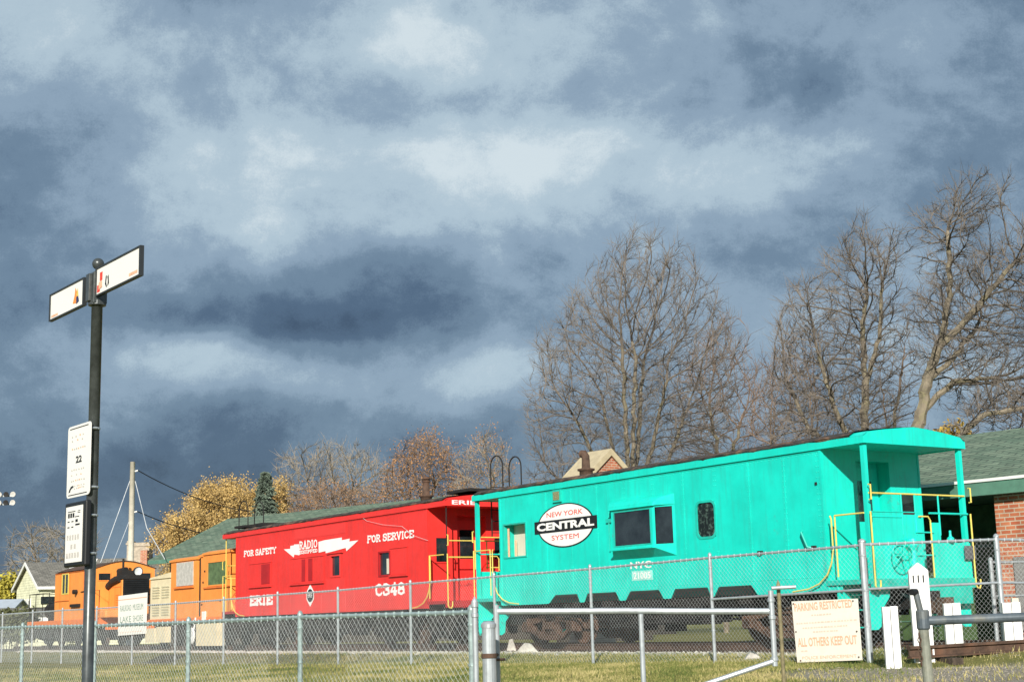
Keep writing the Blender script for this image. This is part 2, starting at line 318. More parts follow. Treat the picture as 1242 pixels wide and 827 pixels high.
def slab(name, txt, m, parent, P0, U, V, w_, h_, th=.19, lift=.004):
    P0 = Vector(P0); U = Vector(U).normalized(); V = Vector(V).normalized(); n = U.cross(V); mb = MB()
    adv = [(.45 if c == ' ' else (.62 if c == 'I' else 1.0)) for c in txt]; cw = w_/sum(adv); x = 0; k = 0
    for c, ad in zip(txt, adv):
        st, se = SLAB[c]; ox = x - (.19 if c == 'I' else 0)
        def pt(p): return (ox+p[0])*cw, p[1]*h_
        def bar(a, b, t):
            nonlocal k
            a = Vector(a); b = Vector(b); d = (b-a); 
            if d.length < 1e-6: return
            d.normalize(); q = Vector((-d.y, d.x))*t/2; e = d*t*.30; k += 1
            c4 = [a-e-q, b+e-q, b+e+q, a-e+q]
            mb.add([tuple(P0+U*z.x+V*z.y+n*(lift+.0002*(k % 9))) for z in c4], [(0, 1, 2, 3)])
        T = th*cw*1.15
        for pl in st:
            for a, b in zip(pl, pl[1:]): bar(pt(a), pt(b), T if abs(a[0]-b[0]) < .5*abs(a[1]-b[1]) else T*.72)
        for sx, sy in se:
            a = pt((sx-.17, min(max(sy, .06), .94))); b = pt((sx+.17, min(max(sy, .06), .94))); bar(a, b, T*.6)
        x += ad
    return mb.build(name, m, parent)
exec_order = None

# ------------------------------------------------------------------ ground
def sst(a, b, x):
    t = min(max((x-a)/(b-a), 0), 1); return t*t*(3-2*t)
def gz(X, Y):
    p = Vector((X, Y, 0))-O0; s = p.dot(DS); t = p.dot(DT)
    fall = .009*min(max(s, 0), 24)
    near = .08 + (.39-fall-.08)*sst(-13, -4.2, t)
    z = near + (.44-(.39-fall))*sst(-3.2, -1.6, t)
    if t > 9: z -= .0
    # raised dirt by the white posts at the right
    z += .14*sst(4.9, 6.3, X)*sst(21.9, 22.9, Y)*(1-sst(-1.6, -.8, t))*(1-sst(12, 20, X))
    z += .018*math.sin(X*1.7+Y*.6)*math.sin(Y*1.3-X*.4) * (1-sst(-2.2, -1.6, t))
    return z
def grid(xs, ys):
    vs = [(x, y, gz(x, y)) for y in ys for x in xs]; nx = len(xs)
    fs = [(j*nx+i, j*nx+i+1, (j+1)*nx+i+1, (j+1)*nx+i) for j in range(len(ys)-1) for i in range(nx-1)]
    return vs, fs
xs = [-1600, -500, -200, -90] + list(np.arange(-40, 30.01, .5)) + [60, 150, 500, 1600]
ys = [-600, -120, -30] + list(np.arange(-4, 84.01, .5)) + [100, 140, 250, 600, 1500, 3000]
vs, fs = grid(xs, ys)
def ground_mat():
    m = bpy.data.materials.new('grassy_ground'); m.use_nodes = True; t = m.node_tree; n = t.nodes; l = t.links; b = n['Principled BSDF']; b.inputs['Roughness'].default_value = .95
    b.inputs['Specular IOR Level'].default_value = .15
    g = n.new('ShaderNodeNewGeometry')
    def nz(sc, det=8, ro=.65):
        q = n.new('ShaderNodeTexNoise'); q.inputs['Scale'].default_value = sc; q.inputs['Detail'].default_value = det; q.inputs['Roughness'].default_value = ro; l.new(g.outputs['Position'], q.inputs['Vector']); return q.outputs['Fac']
    def mixc(f, a, bcol):
        q = n.new('ShaderNodeMix'); q.data_type = 'RGBA'
        l.new(f, q.inputs[0])
        for i, z in ((6, a), (7, bcol)):
            if isinstance(z, tuple): q.inputs[i].default_value = (*z, 1)
            else: l.new(z, q.inputs[i])
        return q.outputs[2]
    def rng(f, a, bb, lo=0, hi=1):
        q = n.new('ShaderNodeMapRange'); q.inputs['From Min'].default_value = a; q.inputs['From Max'].default_value = bb; q.inputs['To Min'].default_value = lo; q.inputs['To Max'].default_value = hi; l.new(f, q.inputs['Value']); return q.outputs[0]
    def mth(op, a, bb):
        q = n.new('ShaderNodeMath'); q.operation = op
        for i, z in enumerate((a, bb)):
            if isinstance(z, (int, float)): q.inputs[i].default_value = z
            else: l.new(z, q.inputs[i])
        return q.outputs[0]
    grass = mixc(rng(nz(.9), .4, .6), (.11, .13, .035), (.27, .24, .09))
    grass = mixc(rng(nz(14), .35, .7), grass, (.20, .20, .06))
    grass = mixc(rng(nz(60), .58, .72), grass, (.42, .36, .16))
    grav = mixc(rng(nz(40), .35, .65), (.22, .195, .155), (.48, .44, .37))
    grav = mixc(rng(nz(3), .4, .7), grav, (.30, .26, .18))
    sp = n.new('ShaderNodeSeparateXYZ'); l.new(g.outputs['Position'], sp.inputs[0])
    # gravel drive: right of X 3.6, nearer than Y 22
    fx = rng(mth('ADD', sp.outputs[0], mth('MULTIPLY', nz(1.1), 2.4)), 4.3, 5.4)
    fy = rng(mth('ADD', sp.outputs[1], mth('MULTIPLY', nz(1.4), 1.6)), 22.0, 22.9, 1, 0)
    out = mixc(mth('MULTIPLY', fx, fy), grass, grav)
    # bare trackbed beside and beyond the rails
    dt = n.new('ShaderNodeVectorMath'); dt.operation = 'DOT_PRODUCT'; l.new(g.outputs['Position'], dt.inputs[0]); dt.inputs[1].default_value = tuple(DT)
    tt = mth('ADD', mth('SUBTRACT', dt.outputs['Value'], O0.dot(DT)), mth('MULTIPLY', mth('SUBTRACT', nz(1.3), .5), 1.1))
    bed = mth('MULTIPLY', rng(tt, -1.15, -.75), rng(tt, 5.2, 6.4, 1, 0))
    out = mixc(bed, out, mixc(rng(nz(45), .35, .65), (.08, .065, .05), (.30, .27, .23)))
    l.new(out, b.inputs['Base Color'])
    bp = n.new('ShaderNodeBump'); bp.inputs['Strength'].default_value = .8; bp.inputs['Distance'].default_value = .05; l.new(nz(35), bp.inputs['Height']); l.new(bp.outputs[0], b.inputs['Normal'])
    return m
gm = ground_mat()
mb = MB(); mb.v = [Vector(q) for q in vs]; mb.f = fs; g = mb.build('ground', gm, smooth=True); tag(g, kind='structure')

# tracks ------------------------------------------------------------------
def XF(sc, tc=1.45, zc=.62):
    return lambda s, t, z: Vector((-(s-sc), t-tc, z-zc))
def TRK(sc, tc=1.45, zc=.62):      # world position and turn of an empty on the track
    p = W(sc, tc, zc); return p
RZ = YAW-math.pi/2
def track(t0, s0, s1, label):
    tr = thing('railway_track', label, 'railway track', TRK((s0+s1)/2, t0, .44), RZ)
    xf = XF((s0+s1)/2, t0, .44)
    mb = MB(xf)
    for dt in (-.7175, .7175):
        t = t0+dt
        prof = [(-.07, .47), (.07, .47), (.07, .485), (.012, .50), (.012, .585), (.036, .595), (.036, .62), (-.036, .62), (-.036, .595), (-.012, .585), (-.012, .50), (-.07, .485)]
        r = MB(xf); r.prism([(s0, t+a, z) for a, z in prof], (s1-s0, 0, 0)); r.build('rail', M['railtop'], tr)
    s = s0+.3
    while s < s1:
        j = random.uniform(-.04, .04); mb.box((s-.11+j, t0-1.28+random.uniform(-.05, .05), .30), (s+.11+j, t0+1.28, .466+random.uniform(-.006, .003))); s += .55
    o = mb.build('ties', M['wood'], tr); tag(o, kind='stuff')
    return tr
track(1.45, -6, 58, 'rusty railway track running under the whole train')

# loose ballast stones and litter of leaves -------------------------------
def stones(name, n, region, size, m, label, cat):
    mb = MB()
    for i in range(n):
        X, Y = region(); z = gz(X, Y); r = random.uniform(*size)
        vs = [(X+random.uniform(.6, 1.2)*r*a, Y+random.uniform(.6, 1.2)*r*b, z+random.uniform(.5, 1.0)*r*c) for a, b, c in ((1,0,0),(0,1,0),(-1,0,0),(0,-1,0),(0,0,1),(0,0,-1))]
        mb.add(vs, [(0,1,4),(1,2,4),(2,3,4),(3,0,4),(1,0,5),(2,1,5),(3,2,5),(0,3,5)])
    o = mb.build(name, m); return tag(o, label, cat, kind='stuff')
def reg_bed():
    s = random.uniform(-5, 50); t = random.gauss(-.95, .25); p = W(s, t); return p.x, p.y
def reg_bed2():
    s = random.uniform(-3, 30); t = random.uniform(-.8, 3.6); p = W(s, t); return p.x, p.y
M['stonepale'] = mat('pale_ballast_stone', (.46, .43, .38), .9, var=.35, scale=3)
M['stonedark'] = mat('dark_ballast_stone', (.12, .10, .085), .9, var=.4, scale=3)
stones('ballast', 8000, reg_bed, (.02, .075), M['stonepale'], 'pale loose ballast stones in a strip along the grass edge', 'ballast')
stones('track_gravel', 5000, reg_bed2, (.02, .06), M['stonedark'], 'dark cinder gravel between the rails under the cars', 'gravel')
def reg_drive():
    return random.uniform(4.0, 9), random.uniform(18.5, 22.6)
stones('drive_gravel', 2600, reg_drive, (.006, .018), mat('tan_gravel', (.30, .27, .22), .9, var=.4), 'fine pale gravel of the drive in front of the white posts', 'gravel')

def grass_mesh(name, n, region, hh, m, label):
    P = np.array([region() for _ in range(n)]); z = np.array([gz(a, b) for a, b in P])
    ang = np.random.uniform(0, 2*np.pi, n); h = np.random.uniform(hh[0], hh[1], n)*np.random.uniform(.6, 1.1, n); wd = np.random.uniform(.004, .011, n)
    lean = np.random.normal(0, .35, (n, 2))*h[:, None]
    a = np.stack([P[:, 0]+np.cos(ang)*wd, P[:, 1]+np.sin(ang)*wd, z-.01], 1); b = np.stack([P[:, 0]-np.cos(ang)*wd, P[:, 1]-np.sin(ang)*wd, z-.01], 1)
    c = np.stack([P[:, 0]+lean[:, 0], P[:, 1]+lean[:, 1], z+h], 1)
    v = np.concatenate([a, b, c], 1).reshape(-1, 3)
    me = bpy.data.meshes.new(name); me.vertices.add(3*n); me.vertices.foreach_set('co', v.ravel()); me.loops.add(3*n); me.loops.foreach_set('vertex_index', np.arange(3*n))
    me.polygons.add(n); me.polygons.foreach_set('loop_start', np.arange(0, 3*n, 3)); me.polygons.foreach_set('loop_total', np.full(n, 3)); me.update(); me.materials.append(m)
    o = bpy.data.objects.new(name, me); COL.objects.link(o); return tag(o, label, 'grass', kind='stuff')
def gmat(name):
    m = bpy.data.materials.new(name); m.use_nodes = True; t = m.node_tree; n = t.nodes; l = t.links; b = n['Principled BSDF']; b.inputs['Roughness'].default_value = .8; b.inputs['Specular IOR Level'].default_value = .2
    g = n.new('ShaderNodeNewGeometry')
    a = n.new('ShaderNodeTexNoise'); a.inputs['Scale'].default_value = .7; a.inputs['Detail'].default_value = 5; l.new(g.outputs['Position'], a.inputs['Vector'])
    c = n.new('ShaderNodeTexNoise'); c.inputs['Scale'].default_value = 25; c.inputs['Detail'].default_value = 2; l.new(g.outputs['Position'], c.inputs['Vector'])
    ad = n.new('ShaderNodeMath'); ad.operation = 'ADD'; l.new(a.outputs['Fac'], ad.inputs[0]); l.new(c.outputs['Fac'], ad.inputs[1])
    r = n.new('ShaderNodeValToRGB'); r.color_ramp.elements[0].position = .80; r.color_ramp.elements[0].color = (.09, .13, .03, 1); r.color_ramp.elements[1].position = 1.22; r.color_ramp.elements[1].color = (.46, .39, .15, 1)
    e = r.color_ramp.elements.new(1.0 if False else .99); e.color = (.26, .27, .06, 1)
    mp = n.new('ShaderNodeMapRange'); mp.inputs['From Min'].default_value = .6; mp.inputs['From Max'].default_value = 1.4; l.new(ad.outputs[0], mp.inputs['Value'])
    r.color_ramp.elements[0].position = .3; r.color_ramp.elements[1].position = .5; r.color_ramp.elements[2].position = .74
    r.color_ramp.elements[1].color = (.25, .24, .075, 1); r.color_ramp.elements[2].color = (.50, .42, .20, 1)
    l.new(mp.outputs[0], r.inputs[0]); l.new(r.outputs[0], b.inputs['Base Color']); return m
def reg_grass():
    while True:
        Y = random.uniform(17.5, 46); X = random.uniform(-.37*Y, .36*Y); t = (Vector((X, Y, 0))-O0).dot(DT)
        if t > -1.0: continue
        if Y > 30 and random.random() < (Y-30)/22: continue
        if X > 3.6 and Y < 22.2 and random.random() < .80: continue
        if X > 5 and random.random() < .55: continue
        return X, Y
grass_mesh('grass', 170000, reg_grass, (.035, .085), gmat('grass_blades'), 'short green and straw coloured grass between the fences and track')

# ------------------------------------------------------------------ railway cars
def wall(mb, s0, s1, z0, z1, t, holes):
    ss = sorted({s0, s1, *[h[0] for h in holes], *[h[1] for h in holes]}); zs = sorted({z0, z1, *[h[2] for h in holes], *[h[3] for h in holes]})
    for a, b in zip(ss, ss[1:]):
        for c, d in zip(zs, zs[1:]):
            m_, n_ = (a+b)/2, (c+d)/2
            if any(h[0] < m_ < h[1] and h[2] < n_ < h[3] for h in holes): continue
            mb.add([(a, t, c), (b, t, c), (b, t, d), (a, t, d)], [(0, 1, 2, 3)])
def ring(mb, s0, s1, z0, z1, t0, t1, wd):
    mb.box((s0, t0, z0), (s0+wd, t1, z1)); mb.box((s1-wd, t0, z0), (s1, t1, z1)); mb.box((s0+wd, t0, z0), (s1-wd, t1, z0+wd)); mb.box((s0+wd, t0, z1-wd), (s1-wd, t1, z1))
def window(root, xf, s0, s1, z0, z1, t, fm, pm, wd=.04, deep=.05, name='window', proud=.02, pane=True):
    mb = MB(xf); ring(mb, s0-.012, s1+.012, z0-.012, z1+.012, t-proud, t+deep+.05, wd)
    f = mb.build(name, fm, root)
    if pane:
        p = MB(xf); p.box((s0+.002, t+deep, z0+.002), (s1-.002, t+deep+.008, z1-.002)); p.build('pane', pm, f)
    return f
def truck(root, xf, sc, m, tc=1.45):
    mb = MB(xf)
    for sg in (-1, 1):
        t = tc+sg*1.0; a = [(-1.16, 1.16), (-1.12, 1.24), (-.74, 1.24), (-.5, 1.22), (-.3, 1.30), (.3, 1.30), (.5, 1.22), (.74, 1.24), (1.12, 1.24), (1.16, 1.16), (1.14, .94), (.74, .90), (.45, .76), (-.45, .76), (-.74, .90), (-1.14, .94)]
        holes = []
        # upper and lower chord and columns make the open cast frame
        def poly(p): mb.prism([(sc+x, t-.06, z) for x, z in p], (0, .12, 0))
        poly([(-1.16, 1.10), (-1.12, 1.25), (-.72, 1.25), (-.30, 1.33), (.30, 1.33), (.72, 1.25), (1.12, 1.25), (1.16, 1.10), (.70, 1.10), (.30, 1.19), (-.30, 1.19), (-.70, 1.10)])
        poly([(-1.14, .92), (-1.10, 1.098), (-.76, 1.098), (-.70, .98), (-.32, .84), (.32, .84), (.70, .98), (.76, 1.098), (1.10, 1.098), (1.14, .92), (.74, .88), (.40, .72), (-.40, .72), (-.74, .88)])
        for x in (-.32, .24): mb.box((sc+x, t-.07, .842), (sc+x+.08, t+.07, 1.188))
        for x in (-.93, .93):
            mb.box((sc+x-.13, t-.17*(1 if sg < 0 else .5), .93), (sc+x+.13, t+.17*(.5 if sg < 0 else 1), 1.17))
            mb.lathe((sc+x, t+sg*.17, 1.04), [(.0, 0), (.10, 0), (.10, -.02*sg), (.12, -.04*sg)], 'y', 12)
    mb.box((sc-.18, tc-1.12, .98), (sc+.18, tc+1.12, 1.16))
    f = mb.build('truck', m, root, bevel=.01)
    for sg in (-1, 1):
        sp = MB(xf)
        for x in (-.12, .0, .12):
            pts = [(sc+x+.05*math.cos(a*.9), tc+sg*1.0+.05*math.sin(a*.9), .85+.13*a/30) for a in range(31)]
            sp.tube(pts, .014, 5)
        sp.build('springs', m, f)
    for x in (-.93, .93):
        wl = MB(xf)
        for sg in (-1, 1):
            prof = [(0, .07), (.09, .07), (.11, .02), (.34, .015), (.36, .05), (.40, .05), (.42, .04), (.42, -.05), (.45, -.06), (.45, -.09), (.36, -.09), (.33, -.03), (.11, -.02), (.09, -.08), (0, -.08)]
            wl.lathe((sc+x, tc+sg*.72, 1.04), [(r, h*sg) for r, h in prof], 'y', 28)
        wl.tube([(sc+x, tc-.95, 1.04), (sc+x, tc+.95, 1.04)], .07, 10)
        q = wl.build('wheelset', M['rust'], f, smooth=False)
    return f
def underframe(root, xf, s0, s1, seed=0, tc=1.45):
    rnd = random.Random(seed); mb = MB(xf)
    mb.box((s0+.2, tc-.22, 1.22), (s1-.2, tc+.22, 1.62))
    for s in np.arange(s0+1.3, s1-1, 1.15): mb.box((s-.05, .10, 1.42), (s+.05, 2.80, 1.60))
    mid = (s0+s1)/2
    mb.box((mid-1.6, .35, 1.02), (mid-.35, .95, 1.50))                                # battery box
    mb.box((mid+.55, .30, .98), (mid+1.5, .80, 1.40))
    mb.tube([(mid-.1, .62, 1.18), (mid+.45, .62, 1.18)], .16, 14)                       # air reservoir
    for s_ in np.arange(s0+1.2, s1-1.2, .62):
        h = rnd.uniform(.18, .55); ta = rnd.uniform(.12, .7); mb.box((s_, ta, 1.58-h), (s_+rnd.uniform(.2, .55), ta+rnd.uniform(.2, .6), 1.58)); ta = rnd.uniform(1.7, 2.4); mb.box((s_, ta, 1.58-rnd.uniform(.2, .8)), (s_+rnd.uniform(.3, .7), ta+.35, 1.58))
    for i in range(14):                                                                # pipes and brake rods
        t = rnd.uniform(.2, 1.9); z = rnd.uniform(1.05, 1.40); a = rnd.uniform(s0+1, mid); b = a+rnd.uniform(2, 5)
        mb.tube([(a, t, z+.2), (a+.1, t, z), (min(b, s1-1), t+rnd.uniform(-.2, .2), z-.03)], .022, 6)
    mb.tube([(s0+2, .3, 1.36), (mid, .3, 1.08), (s1-2, .3, 1.36)], .018, 6)
    for s in (s0-.05, s1+.05): mb.box((s-.12, tc-.28, 1.12), (s+.12, tc+.28, 1.55))
    o = mb.build('underframe', M['ironblack'], root)
    for s, d in ((s0, -1), (s1, 1)):                                                  # couplers
        c = MB(xf); c.box((s, tc-.07, 1.14), (s+d*.42, tc+.07, 1.36)); c.prism([(s+d*.42, tc-.14, 1.08), (s+d*.66, tc-.16, 1.08), (s+d*.70, tc-.02, 1.08), (s+d*.56, tc+.0, 1.08), (s+d*.60, tc+.14, 1.08), (s+d*.42, tc+.13, 1.08)], (0, 0, .34)); c.build('coupler', M['rust'], root)
    return o
RAILS = .017
def caboose(kind, name, label, s0, s1, b0, b1, paint, cat='caboose'):
    sc = (s0+s1)/2; xf = XF(sc); root = thing(name, label, cat, TRK(sc), RZ)
    dk = {'teal': 'tealdk', 'red': 'reddark'}[kind]
    loc = lambda s, t, z: xf(s, t, z)
    t0, t1 = .045, 2.855; zs, zf, ze = 1.585, 4.30, 4.44
    # body -------------------------------------------------------------
    mb = MB(xf); holes = []
    if kind == 'teal':
        holes = [(11.24, 12.24, 2.76, 3.60), (5.66, 7.74, 2.66, 3.56), (4.27, 4.85, 2.82, 3.56)]
    else:
        holes = [(21.15, 21.82, 2.66, 3.32), (18.10, 18.78, 2.56, 3.26)]
    zb = 1.80 if kind == 'teal' else 1.60
    wall(mb, b0, b1, zb, zf+.12, t0, holes)
    if kind == 'teal':
        sk = [(b0-.30, 1.585), (b0-.30, zb), (b1, zb), (b1, 1.585), (10.36, 1.585), (10.08, 1.785), (9.21, 1.785), (9.11, 1.585), (8.93, 1.585), (8.80, 1.785), (7.74, 1.785), (7.60, 1.585), (7.39, 1.585), (7.20, 1.785), (6.21, 1.785), (6.06, 1.585), (5.81, 1.585), (5.66, 1.785), (4.62, 1.785), (4.51, 1.585), (4.42, 1.585), (4.26, 1.785), (3.29, 1.785), (3.12, 1.585)]
        # split the skirt into convex pieces
        def q(*p): mb.add([(a, t0, b) for a, b in p], [tuple(range(len(p)))])
        tops = [(b1, 10.36, 10.08), (9.21, 0, 0)]
        q((b1, zb), (b1, zs), (10.36, zs), (10.08, 1.785), (10.08, zb)); q((10.08, zb), (10.08, 1.785), (9.21, 1.785), (9.21, zb))
        for a, b, c, d in ((9.21, 9.11, 8.93, 8.80), (7.74, 7.60, 7.39, 7.20), (6.21, 6.06, 5.81, 5.66), (4.62, 4.51, 4.42, 4.26)):
            q((a, zb), (a, 1.785), (b, zs), (c, zs), (d, 1.785), (d, zb))
        for a, b in ((8.80, 7.74), (7.20, 6.21), (5.66, 4.62), (4.26, 3.29)): q((a, zb), (a, 1.785), (b, 1.785), (b, zb))
        q((3.29, zb), (3.29, 1.785), (3.12, zs), (b0-.36, zs), (b0-.36, zb))
    wall(mb, b0, b1, zs, zf+.12, t1, [])
    # end walls with the door recess (right hand end) ------------------
    for s, inn in ((b0, 1), (b1, -1)):
        def e(ta, tb, za, zb_, ss=s): mb.add([(ss, ta, za), (ss, tb, za), (ss, tb, zb_), (ss, ta, zb_)], [(0, 1, 2, 3)])
        e(t0, 1.0, zs, zf+.12); e(1.95, t1, zs, zf+.12); e(1.0, 1.95, 4.12, zf+.12); e(1.0, 1.95, zs, 1.79)
        r = s+inn*.32; e(1.0, 1.95, 1.79, 4.12, r)
        for t in (1.0, 1.95): mb.add([(s, t, 1.79), (r, t, 1.79), (r, t, 4.12), (s, t, 4.12)], [(0, 1, 2, 3)])
        mb.add([(s, 1.0, 4.12), (r, 1.0, 4.12), (r, 1.95, 4.12), (s, 1.95, 4.12)], [(0, 1, 2, 3)])
        mb.add([(s, 1.0, 1.79), (r, 1.0, 1.79), (r, 1.95, 1.79), (s, 1.95, 1.79)], [(0, 1, 2, 3)])
    mb.add([(b0, t0, zs+.2), (b1, t0, zs+.2), (b1, t1, zs+.2), (b0, t1, zs+.2)], [(0, 1, 2, 3)])
    body = mb.build('body', M[paint], root)
    # corner strips and panel seams
    sm = MB(xf)
    n = int((b1-b0)/1.02)
    seams = [b0+(b1-b0)*i/n for i in range(1, n)]
    for s in seams:
        if any(h[0]-.06 < s < h[1]+.06 for h in holes):
            sm.box((s-.010, t0-.005, zb+.02), (s+.010, t0+.003, min(h[2] for h in holes if h[0]-.06 < s < h[1]+.06)-.30)); continue
        sm.box((s-.010, t0-.005, zb+.02), (s+.010, t0+.003, 4.26))
    for s in (b0+.02, b1-.02): sm.box((s-.03, t0-.014, zs+.01), (s+.03, t0+.003, 4.28))
    sm.box((b0, t0-.008, 4.262), (b1, t0+.003, 4.285)); sm.box((b0, t0-.006, 1.86), (b1, t0+.003, 1.872))
    for s, d in ((b0, -1), (b1, 1)):
        sm.box((s, t0+.01, zs+.02), (s+d*.012, t0+.06, 4.28)); sm.box((s, t1-.06, zs+.02), (s+d*.012, t1-.01, 4.28))
    def rivet(s, z):
        r = .011; y = t0-.004; sm.add([(s-r, y, z-r), (s+r, y, z-r), (s+r, y, z+r), (s-r, y, z+r), (s, y-.009, z)], [(0, 1, 4), (1, 2, 4), (2, 3, 4), (3, 0, 4)])
    def inhole(s, z): return any(h[0]-.08 < s < h[1]+.08 and h[2]-.3 < z < h[3]+.3 for h in holes)
    for s in seams+[b0+.10, b1-.10]:
        for z in np.arange(zb+.08, 4.22, .105):
            for o_ in (-.03, .03):
                if not inhole(s, z): rivet(s+o_, z)
    for s in np.arange(b0+.1, b1-.1, .11):
        for z in (4.235, 4.36, 1.83): 
            if z > 4.3: y_ = .0-t0
            rivet(s, z) if z < 4.3 else None
    sm.build('seam_strips', M[paint], body)
    # roof -----------------------------------------------------------------
    def prof(lift=0): return [(-.0, 4.44+lift), (.15, 4.525+lift), (.60, 4.585+lift), (1.1, 4.635+lift), (1.42, 4.665+lift), (1.75, 4.645+lift), (2.30, 4.59+lift), (2.76, 4.525+lift), (2.90, 4.44+lift)]
    rf = MB(xf)
    P = prof(); k = len(P)
    rf.add([(s0, t, z) for t, z in P]+[(s1, t, z) for t, z in P], [(i, i+1, k+i+1, k+i) for i in range(k-1)])
    for t in (0, 2.90): rf.box((s0, t-(.0 if t == 0 else .03), 4.30), (s1, t+(.03 if t == 0 else 0), 4.438))
    for s in (s0, s1-.03):
        rf.prism([(s, .031, 4.302)]+[(s, min(max(t, .031), 2.869), z-.004) for t, z in P]+[(s, 2.869, 4.302)], (.03, 0, 0))
    for s, d in ((s0, 1), (b1, 1)):      # porch ceiling
        e_ = b0 if s == s0 else s1
        rf.add([(s+.031 if s == s0 else s, .03, 4.32), (e_ if s == s0 else e_-.031, .03, 4.32), (e_ if s == s0 else e_-.031, 2.87, 4.32), (s+.031 if s == s0 else s, 2.87, 4.32)], [(0, 1, 2, 3)])
    roof = rf.build('roof', M[paint], root)
    # worn tar cloth on top with a ragged edge
    ro = MB(xf); rnd = random.Random(3); e0 = s0+(.32 if kind == 'teal' else .1)
    N = 60; A = []
    for i in range(N+1):
        s = e0+(s1-.1-e0)*i/N; j = rnd.uniform(-.025, .035)
        pr = [(t, z+.035) for t, z in prof()]; pr[0] = (-.02+j, 4.475+rnd.uniform(-.012, .012)); pr[-1] = (2.92-j, 4.475)
        A += [(s, t, z) for t, z in pr]
    ro.add(A, [(i*k+j, i*k+j+1, (i+1)*k+j+1, (i+1)*k+j) for i in range(N) for j in range(k-1)])
    for i in range(N):
        a, b = A[i*k], A[(i+1)*k]; ro.add([a, b, (b[0], b[1]+.04, b[2]-.05), (a[0], a[1]+.04, a[2]-.05)], [(0, 1, 2, 3)])
    ro.build('roof_covering', M['roofing'], roof)
    # floors, platforms, posts, rails -----------------------------------------
    for end, bs, d in ((s0, b0, -1), (s1, b1, 1)):
        pf = MB(xf); pf.box((end, 0.0, 1.70), (bs, 2.90, 1.788)); pf.box((end-.0, .0, 1.60), (end-d*.06, 2.9, 1.698)); pf.box((end-d*.10, 1.25, 1.30), (end+d*.03, 2.72, 1.61))
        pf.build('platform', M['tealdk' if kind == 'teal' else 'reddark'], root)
        for t in (.10, 2.80):
            po = MB(xf); rr = .045 if kind == 'teal' else .014
            if kind == 'teal': po.box((end-d*.06, t-rr, 1.79), (end-d*.15, t+rr, 4.318))
            else: po.tube([(end-d*.10, t, 1.79), (end-d*.10, t, 4.318)], .018, 6)
            po.build('corner_post', M['teal' if kind == 'teal' else 'ironblack'] if not (end == s1 and kind == 'red') else M['yellow'], root)
        # end plates either side of the gate
        ep = MB(xf); es = end-d*.05
        if kind == 'teal':
            if end == s0:
                ep.box((es-.006, .16, 1.79), (es+.006, 1.0, 3.02)); ep.box((es-.006, 1.0, 1.79), (es+.006, 1.50, 2.98)); ep.box((es-.006, 1.74, 1.79), (es+.006, 2.02, 2.84)); ep.box((es-.006, 2.02, 1.79), (es+.006, 2.86, 2.46))
                ep.box((es-.02, .16, 3.02), (es+.02, 1.5, 3.035))
            else:
                ep.box((es-.006, .16, 1.79), (es+.006, .95, 2.48)); e2 = MB(xf); e2.box((es-.006, 1.95, 1.79), (es+.006, 2.75, 2.48)); e2.build('end_plate', M[paint], root)
        else:
            ep.box((es-.006, 1.75, 1.79), (es+.006, 2.75, 2.90))
        ep.build('end_plate', M[paint], root)
        hr = MB(xf)
        hr.tube([(es, .10, 3.37), (es, 2.80, 3.37)], RAILS, 8)
        hr.build('end_handrail', M['yellow'], root)
        st = MB(xf)
        for t in (.97, 1.35, 2.02): st.tube([(es, t, 2.6), (es, t, 3.37)], .018, 6)
        st.tube([(es, 1.74, 3.02), (es, 2.86, 3.02)], .02, 6); st.tube([(es, .12, 2.93), (es, .95, 2.93)], .02, 6)
        for z in (2.65, 2.22): st.tube([(es-d*-.02, 1.30, z), (es-d*-.02, 1.80, z)], .016, 6)
        st.build('railing', M['teal' if kind == 'teal' else 'yellow'], root)
        # centre grab post, corner grabs
        gb = MB(xf); gb.tube([(es+d*.03, 1.40, 2.95), (es+d*.03, 1.66, 2.95), (es+d*.03, 1.72, 2.88), (es+d*.03, 1.72, 1.80)], .016, 8); gb.build('gate_post', M['yellow'], root)
        for t in (.04, 2.86):
            gb = MB(xf); gb.tube([(end+d*.02, t, 3.02), (end+d*.02, t, 1.66), (end+d*.02, t+.03, 1.60), (end+d*.02, t+.10, 1.58), (end+d*.02, t+.14, 1.66), (end+d*.02, t+.14, 1.76)], RAILS, 8); gb.build('grab_iron', M['yellow'], root)
            gb = MB(xf); gb.tube([(end+d*.01, t-.0, 3.52), (end+d*.06, t, 3.52), (end+d*.06, t, 3.24), (end+d*.01, t, 3.24)], .016, 6); gb.build('grab_iron', M['yellow'], root)
        for t in (-.01,):
            g2 = MB(xf); a = end-d*.84; g2.tube([(end-d*.10, t, 3.0), (a, t, 3.0), (a, t, 2.94), (a, t, 1.85)], .016, 8)
            g2.build('step_handrail', M['yellow'], root)
            g3 = MB(xf); x = bs
            g3.tube([(x+d*q, t-.03, z) for q, z in ((.22, 3.0), (.25, 2.94), (.25, 2.6), (.25, 2.35), (.19, 2.12), (.06, 1.90), (-.16, 1.74), (-.45, 1.65), (-.88, 1.61))], .016, 8)
            g3.build('side_handrail', M['yellow'], root)
        # steps
        for tt, sg in ((0, 1), (2.9, -1)):
            sp = MB(xf)
            for s_ in (end-d*.18, end-d*.92):
                sp.prism([(s_-.01, tt+sg*.02, 1.70), (s_-.01, tt+sg*.66, 1.70), (s_-.01, tt+sg*.60, 1.45), (s_-.01, tt+sg*.36, 1.20), (s_-.01, tt+sg*.33, .92), (s_-.01, tt+sg*.24, .86), (s_-.01, tt+sg*.05, .86), (s_-.01, tt+sg*.02, .95)], (.02, 0, 0))
            for z, ta in ((.90, .04), (1.22, .14), (1.50, .34)): sp.box((end-d*.19, tt+sg*ta, z), (end-d*.91, tt+sg*(ta+.24), z+.02))
